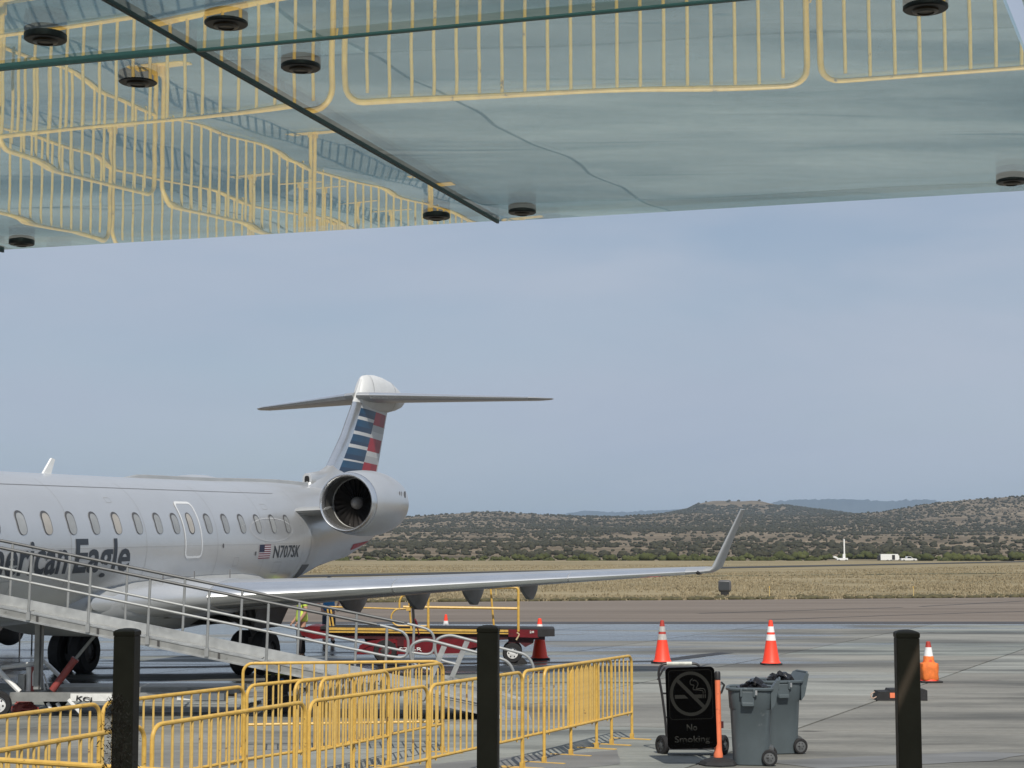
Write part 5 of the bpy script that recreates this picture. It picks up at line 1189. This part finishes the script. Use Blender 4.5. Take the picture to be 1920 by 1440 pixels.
tq = lp_(993, 1187); flat_text('28', M['white_sticker'], bl, Matrix.Translation((tq.x, Y0-.016, tq.z)) @ Matrix.Rotation(R(90), 4, 'X'), .05, .10, .02)
MB().tube(fillet([lp_(969, 1186), lp_(974, 1189), lp_(972, 1193), lp_(968, 1200)], .03, 3), .02, 6).build('tow_hook', mat('cream_hook', (.5, .40, .24), .6), bl)
for px, r in ((722, .27), (961, .225)): 
    for yy in (Y0+.08, Y1-.15): wheel('wheel', bl, (lp_(px, 1220).x, yy, r), r, .18, (0, -1, 0), True, 'white_paint' if px > 900 else 'gear', .56)
q = lp_(942, 1234); MB().prism([(q.x+.32, 0), (q.x+.58, 0), (q.x+.46, .12), (q.x+.40, .12)], 1, Y0-.02, Y0+.14).build('wheel_chock', M['rubber'], bl, False)
yr = MB().tube(fillet([lp_(803, 1182), lp_(803, 1104), lp_(972, 1101), lp_(972, 1184)], .10, 5), .030, 8).build('hand_rail', M['yellow'], bl)
MB().tube([lp_(756, 1138), lp_(970, 1141)], .030, 8).build('mid_rail', M['yellow'], bl); MB().tube([lp_(612, 1137.5, .8), lp_(760, 1142, .6)], .018, 8).build('far_rail', M['yellow'], bl)
MB().tube([lp_(920, 1104, .2), lp_(926, 1174, .2)], .024, 8).build('rail_post', M['yellow'], bl)
for px, t in ((614, 1142), (620, 1142)): MB().tube([lp_(px, t, .4), lp_(px+6, 1180, .4)], .022, 6).build('rail_post', M['yellow'], bl)
MB().tube(fillet([lp_(749, 1140), lp_(749, 1125), lp_(756, 1115), lp_(766, 1117), lp_(768, 1140), lp_(771, 1180)], .10, 5), .024, 8).build('control_hoop', M['yellow'], bl)
MB().tube(fillet([lp_(768, 1141), lp_(741, 1142), lp_(732, 1156), (lp_(737, 1169)), lp_(745, 1173), lp_(800, 1174)], .12, 5), .018, 8).build('control_hoop', M['yellow'], bl)
MB().box(lp_(766, 1142)+Vector((0, -.02, 0)), (.10, .06, .07)).build('rail_clamp', M['yellow'], bl, False)
MB().tube([lp_(774, 1132), lp_(776, 1170)], .03, 8).build('control_column', M['black_steel'], bl); MB().box(lp_(775, 1133), (.16, .14, .06)).build('control_head', M['black_steel'], bl, False)
MB().tube(fillet([lp_(776, 1160), lp_(780, 1165), lp_(786, 1190)], .05, 3), .026, 8).build('lever', M['red_paint'], bl)
MB().tube([lp_(781, 1171), lp_(786, 1190)], .018, 8).build('lever_rod', M['white_paint'], bl)

# ------------------------------------------------------------ ground crew
def skin_mesh(name, joints, edges, mtl, sub=2, root=0):
    me = bpy.data.meshes.new(name); me.from_pydata([j[0] for j in joints], edges, []); ob = bpy.data.objects.new(name, me); COL.objects.link(ob)
    sk = ob.modifiers.new('skin', 'SKIN'); sk.use_smooth_shade = True; ss = ob.modifiers.new('sub', 'SUBSURF'); ss.levels = sub; ss.render_levels = sub
    for i, j in enumerate(joints):
        r = j[1]; r = (r, r) if not isinstance(r, tuple) else r; me.skin_vertices[0].data[i].radius = r; me.skin_vertices[0].data[i].use_root = (i == root)
    bpy.context.view_layer.update(); dg = bpy.context.evaluated_depsgraph_get(); out = bpy.data.meshes.new_from_object(ob.evaluated_get(dg)); bpy.data.objects.remove(ob)
    out.materials.clear(); out.materials.append(mtl)
    for p in out.polygons: p.use_smooth = True
    return out
def person(pos, rz, label, top, bottom, vest=True, lean=.0, arm=((.28, .03, 1.12), (.25, -.12, .90))):
    e = empty('person', pos, label, 'person', 'ground crew', rz=rz)
    def L(x, y, z): return (x, y-lean*max(0, z-.9), z)
    (ex_, ey_, ez_), (hx, hy, hz) = arm
    J = [(L(0, 0, .96), (.15, .115)), (L(0, 0, 1.14), (.135, .105)), (L(0, .01, 1.34), (.17, .115)), (L(0, .01, 1.46), (.10, .075)), (L(0, 0, 1.53), .055), (L(0, -.015, 1.60), (.072, .085)), (L(0, -.02, 1.68), (.080, .098)), (L(0, -.015, 1.755), (.062, .075))]
    E_ = [(i, i+1) for i in range(7)]
    for s_ in (-1, 1):
        b = len(J); J += [((s_*.095, 0, .88), .092), ((s_*.105, -.02, .50), .062), ((s_*.11, .015, .12), .045), ((s_*.12, -.11, .045), .042)]; E_ += [(0, b), (b, b+1), (b+1, b+2), (b+2, b+3)]
        b = len(J); J += [(L(s_*.19, .01, 1.42), .062), (L(s_*ex_, ey_, ez_), .046), (L(s_*hx, hy, hz), .030), (L(s_*hx, hy-.06, hz-.06), (.036, .020))]; E_ += [(3, b), (b, b+1), (b+1, b+2), (b+2, b+3)]
    body = link('body', skin_mesh('body', J, E_, M['skin']), e)
    for s_ in (-1, 1):      # fingers and thumb rooted in the palm
        c = Vector(L(s_*hx, hy-.06, hz-.06)); d = Vector((0, -.7, -.7)).normalized()
        mb = MB()
        for k, ln in enumerate((.062, .072, .068, .052)):
            o_ = Vector(((k-1.5)*.018, 0, 0)); mb.tube([c+o_, c+o_+d*ln*.6, c+o_+d*ln*.8+Vector((0, .03, -.025))], [.0085, .008, .007], 6)
        mb.tube([c+Vector((-s_*.03, .02, .02)), c+Vector((-s_*.05, -.01, -.01)), c+Vector((-s_*.045, -.03, -.035))], [.010, .009, .008], 6)
        mb.build('fingers', M['skin'], body)
    hd = Vector(L(0, -.02, 1.68))
    MB().lathe([(.001, .012), (.012, 0), (.014, -.012)], Matrix.Translation(hd+Vector((0, -.098, -.01))) @ Matrix.Rotation(R(90), 4, 'X'), 8).build('nose', M['skin'], body)
    for s_ in (-1, 1):
        v, f = ico(2, 0, 0); mb = MB(); mb.add([hd+Vector((s_*.032+p[0]*.013, -.085+p[1]*.01, .018+p[2]*.009)) for p in v], [tuple(q) for q in f]); mb.build('eye', M['black_ink'], body)
        mb = MB(); mb.add([hd+Vector((s_*.082+p[0]*.012, .01+p[1]*.022, p[2]*.032)) for p in v], [tuple(q) for q in f]); mb.build('ear', M['skin'], body)
    MB().box(hd+Vector((0, -.093, -.048)), (.045, .012, .010)).build('mouth', mat('lips', (.32, .13, .11), .5), body, False)
    v, f = ico(3, 1.3, .12); mb = MB(); mb.add([hd+Vector((p[0]*.092, .015+p[1]*.108, .045+max(p[2], -.25)*.085)) for p in v], [tuple(q) for q in f]); mb.build('hair', M['hair'], e)
    J = [((0, 0, .92), (.150, .12)), ((0, 0, .86), (.16, .13))]; E_ = [(0, 1)]
    for s_ in (-1, 1):
        b = len(J); J += [((s_*.098, 0, .78), .105), ((s_*.108, -.02, .50), .082), ((s_*.112, .01, .14), .072)]; E_ += [(1, b), (b, b+1), (b+1, b+2)]
    link('trousers', skin_mesh('trousers', J, E_, bottom), e)
    J = [(L(0, 0, .84), (.205, .165)), (L(0, 0, .96), (.195, .155)), (L(0, 0, 1.15), (.16, .13)), (L(0, .01, 1.34), (.19, .135)), (L(0, .01, 1.44), (.12, .09))]; E_ = [(i, i+1) for i in range(4)]
    for s_ in (-1, 1):
        b = len(J); J += [(L(s_*.20, .01, 1.41), .080), (L(s_*(.19+(ex_-.19)*.7), ey_*.7, 1.42+(ez_-1.42)*.7), .064)]; E_ += [(4, b), (b, b+1)]
    link('vest' if vest else 'shirt', skin_mesh('vest', J, E_, top), e)
    for s_ in (-1, 1): link('boot', skin_mesh('boot', [((s_*.112, .03, .16), .058), ((s_*.112, .02, .055), .058), ((s_*.12, -.13, .04), .048)], [(0, 1), (1, 2)], M['boot']), e)
    return e
g1 = Vector((-4.86, 41.0, 0)); person((g1.x, g1.y, 0), R(-70), 'person in a lime yellow safety vest and dark trousers beside the main wheels', M['vest'], M['trousers'])
g2 = gpt(616, 1206); person((g2.x, g2.y, 0), R(20), 'person in a blue shirt and jeans standing behind the belt loader nose', M['shirt'], M['jeans'], False, arm=((.33, .06, 1.16), (.22, -.04, .98)))

# ------------------------------------------------------------ dark cart seen under the ramp at the left edge
q = gpt(10, 1224); e = empty('equipment_cart', (q.x, q.y, 0), 'dark cart with a rounded belly under the ramp at the left edge', 'cart')
MB().lathe([(.001, -.9), (.30, -.88), (.36, -.7), (.36, .7), (.30, .88), (.001, .9)], Matrix.Translation((-.1, 0, .62)) @ Matrix.Rotation(R(80), 4, 'X'), 24).build('tank', M['rubber'], e)
MB().box((.0, 0, 1.02), (1.6, 1.6, .09)).build('frame', M['black_steel'], e, False); MB().box((.62, -.1, .72), (.28, .3, .42)).build('battery_box', mat('brown_box', (.035, .028, .022), .6), e, False)
for x in (-.55, .5):
    for y in (-.55, .55): MB().tube([(x, y, 0), (x, y, 1.0)], .02, 6).build('leg', M['black_steel'], e)

# ------------------------------------------------------------ air
HAZE = 1
if HAZE:
    mb = MB(); mb.box((2000, 9000, 210), (34000, 30000, 428))
    hz = mb.build('haze', [], None, False) if False else None
    me = bpy.data.meshes.new('haze'); me.from_pydata(mb.v, [], mb.f)
    hm = bpy.data.materials.new('thin_air'); hm.use_nodes = True; n = hm.node_tree.nodes; l = hm.node_tree.links; n.clear()
    o_ = n.new('ShaderNodeOutputMaterial'); pv = n.new('ShaderNodeVolumePrincipled'); pv.inputs['Color'].default_value = (.62, .80, 1, 1); pv.inputs['Density'].default_value = 7e-5; pv.inputs['Anisotropy'].default_value = .1
    l.new(pv.outputs[0], o_.inputs['Volume']); me.materials.append(hm)
    o_ = link('haze', me); tag(o_, 'thin blue haze over the far hills', 'haze', kind='stuff'); o_.display_type = 'WIRE'
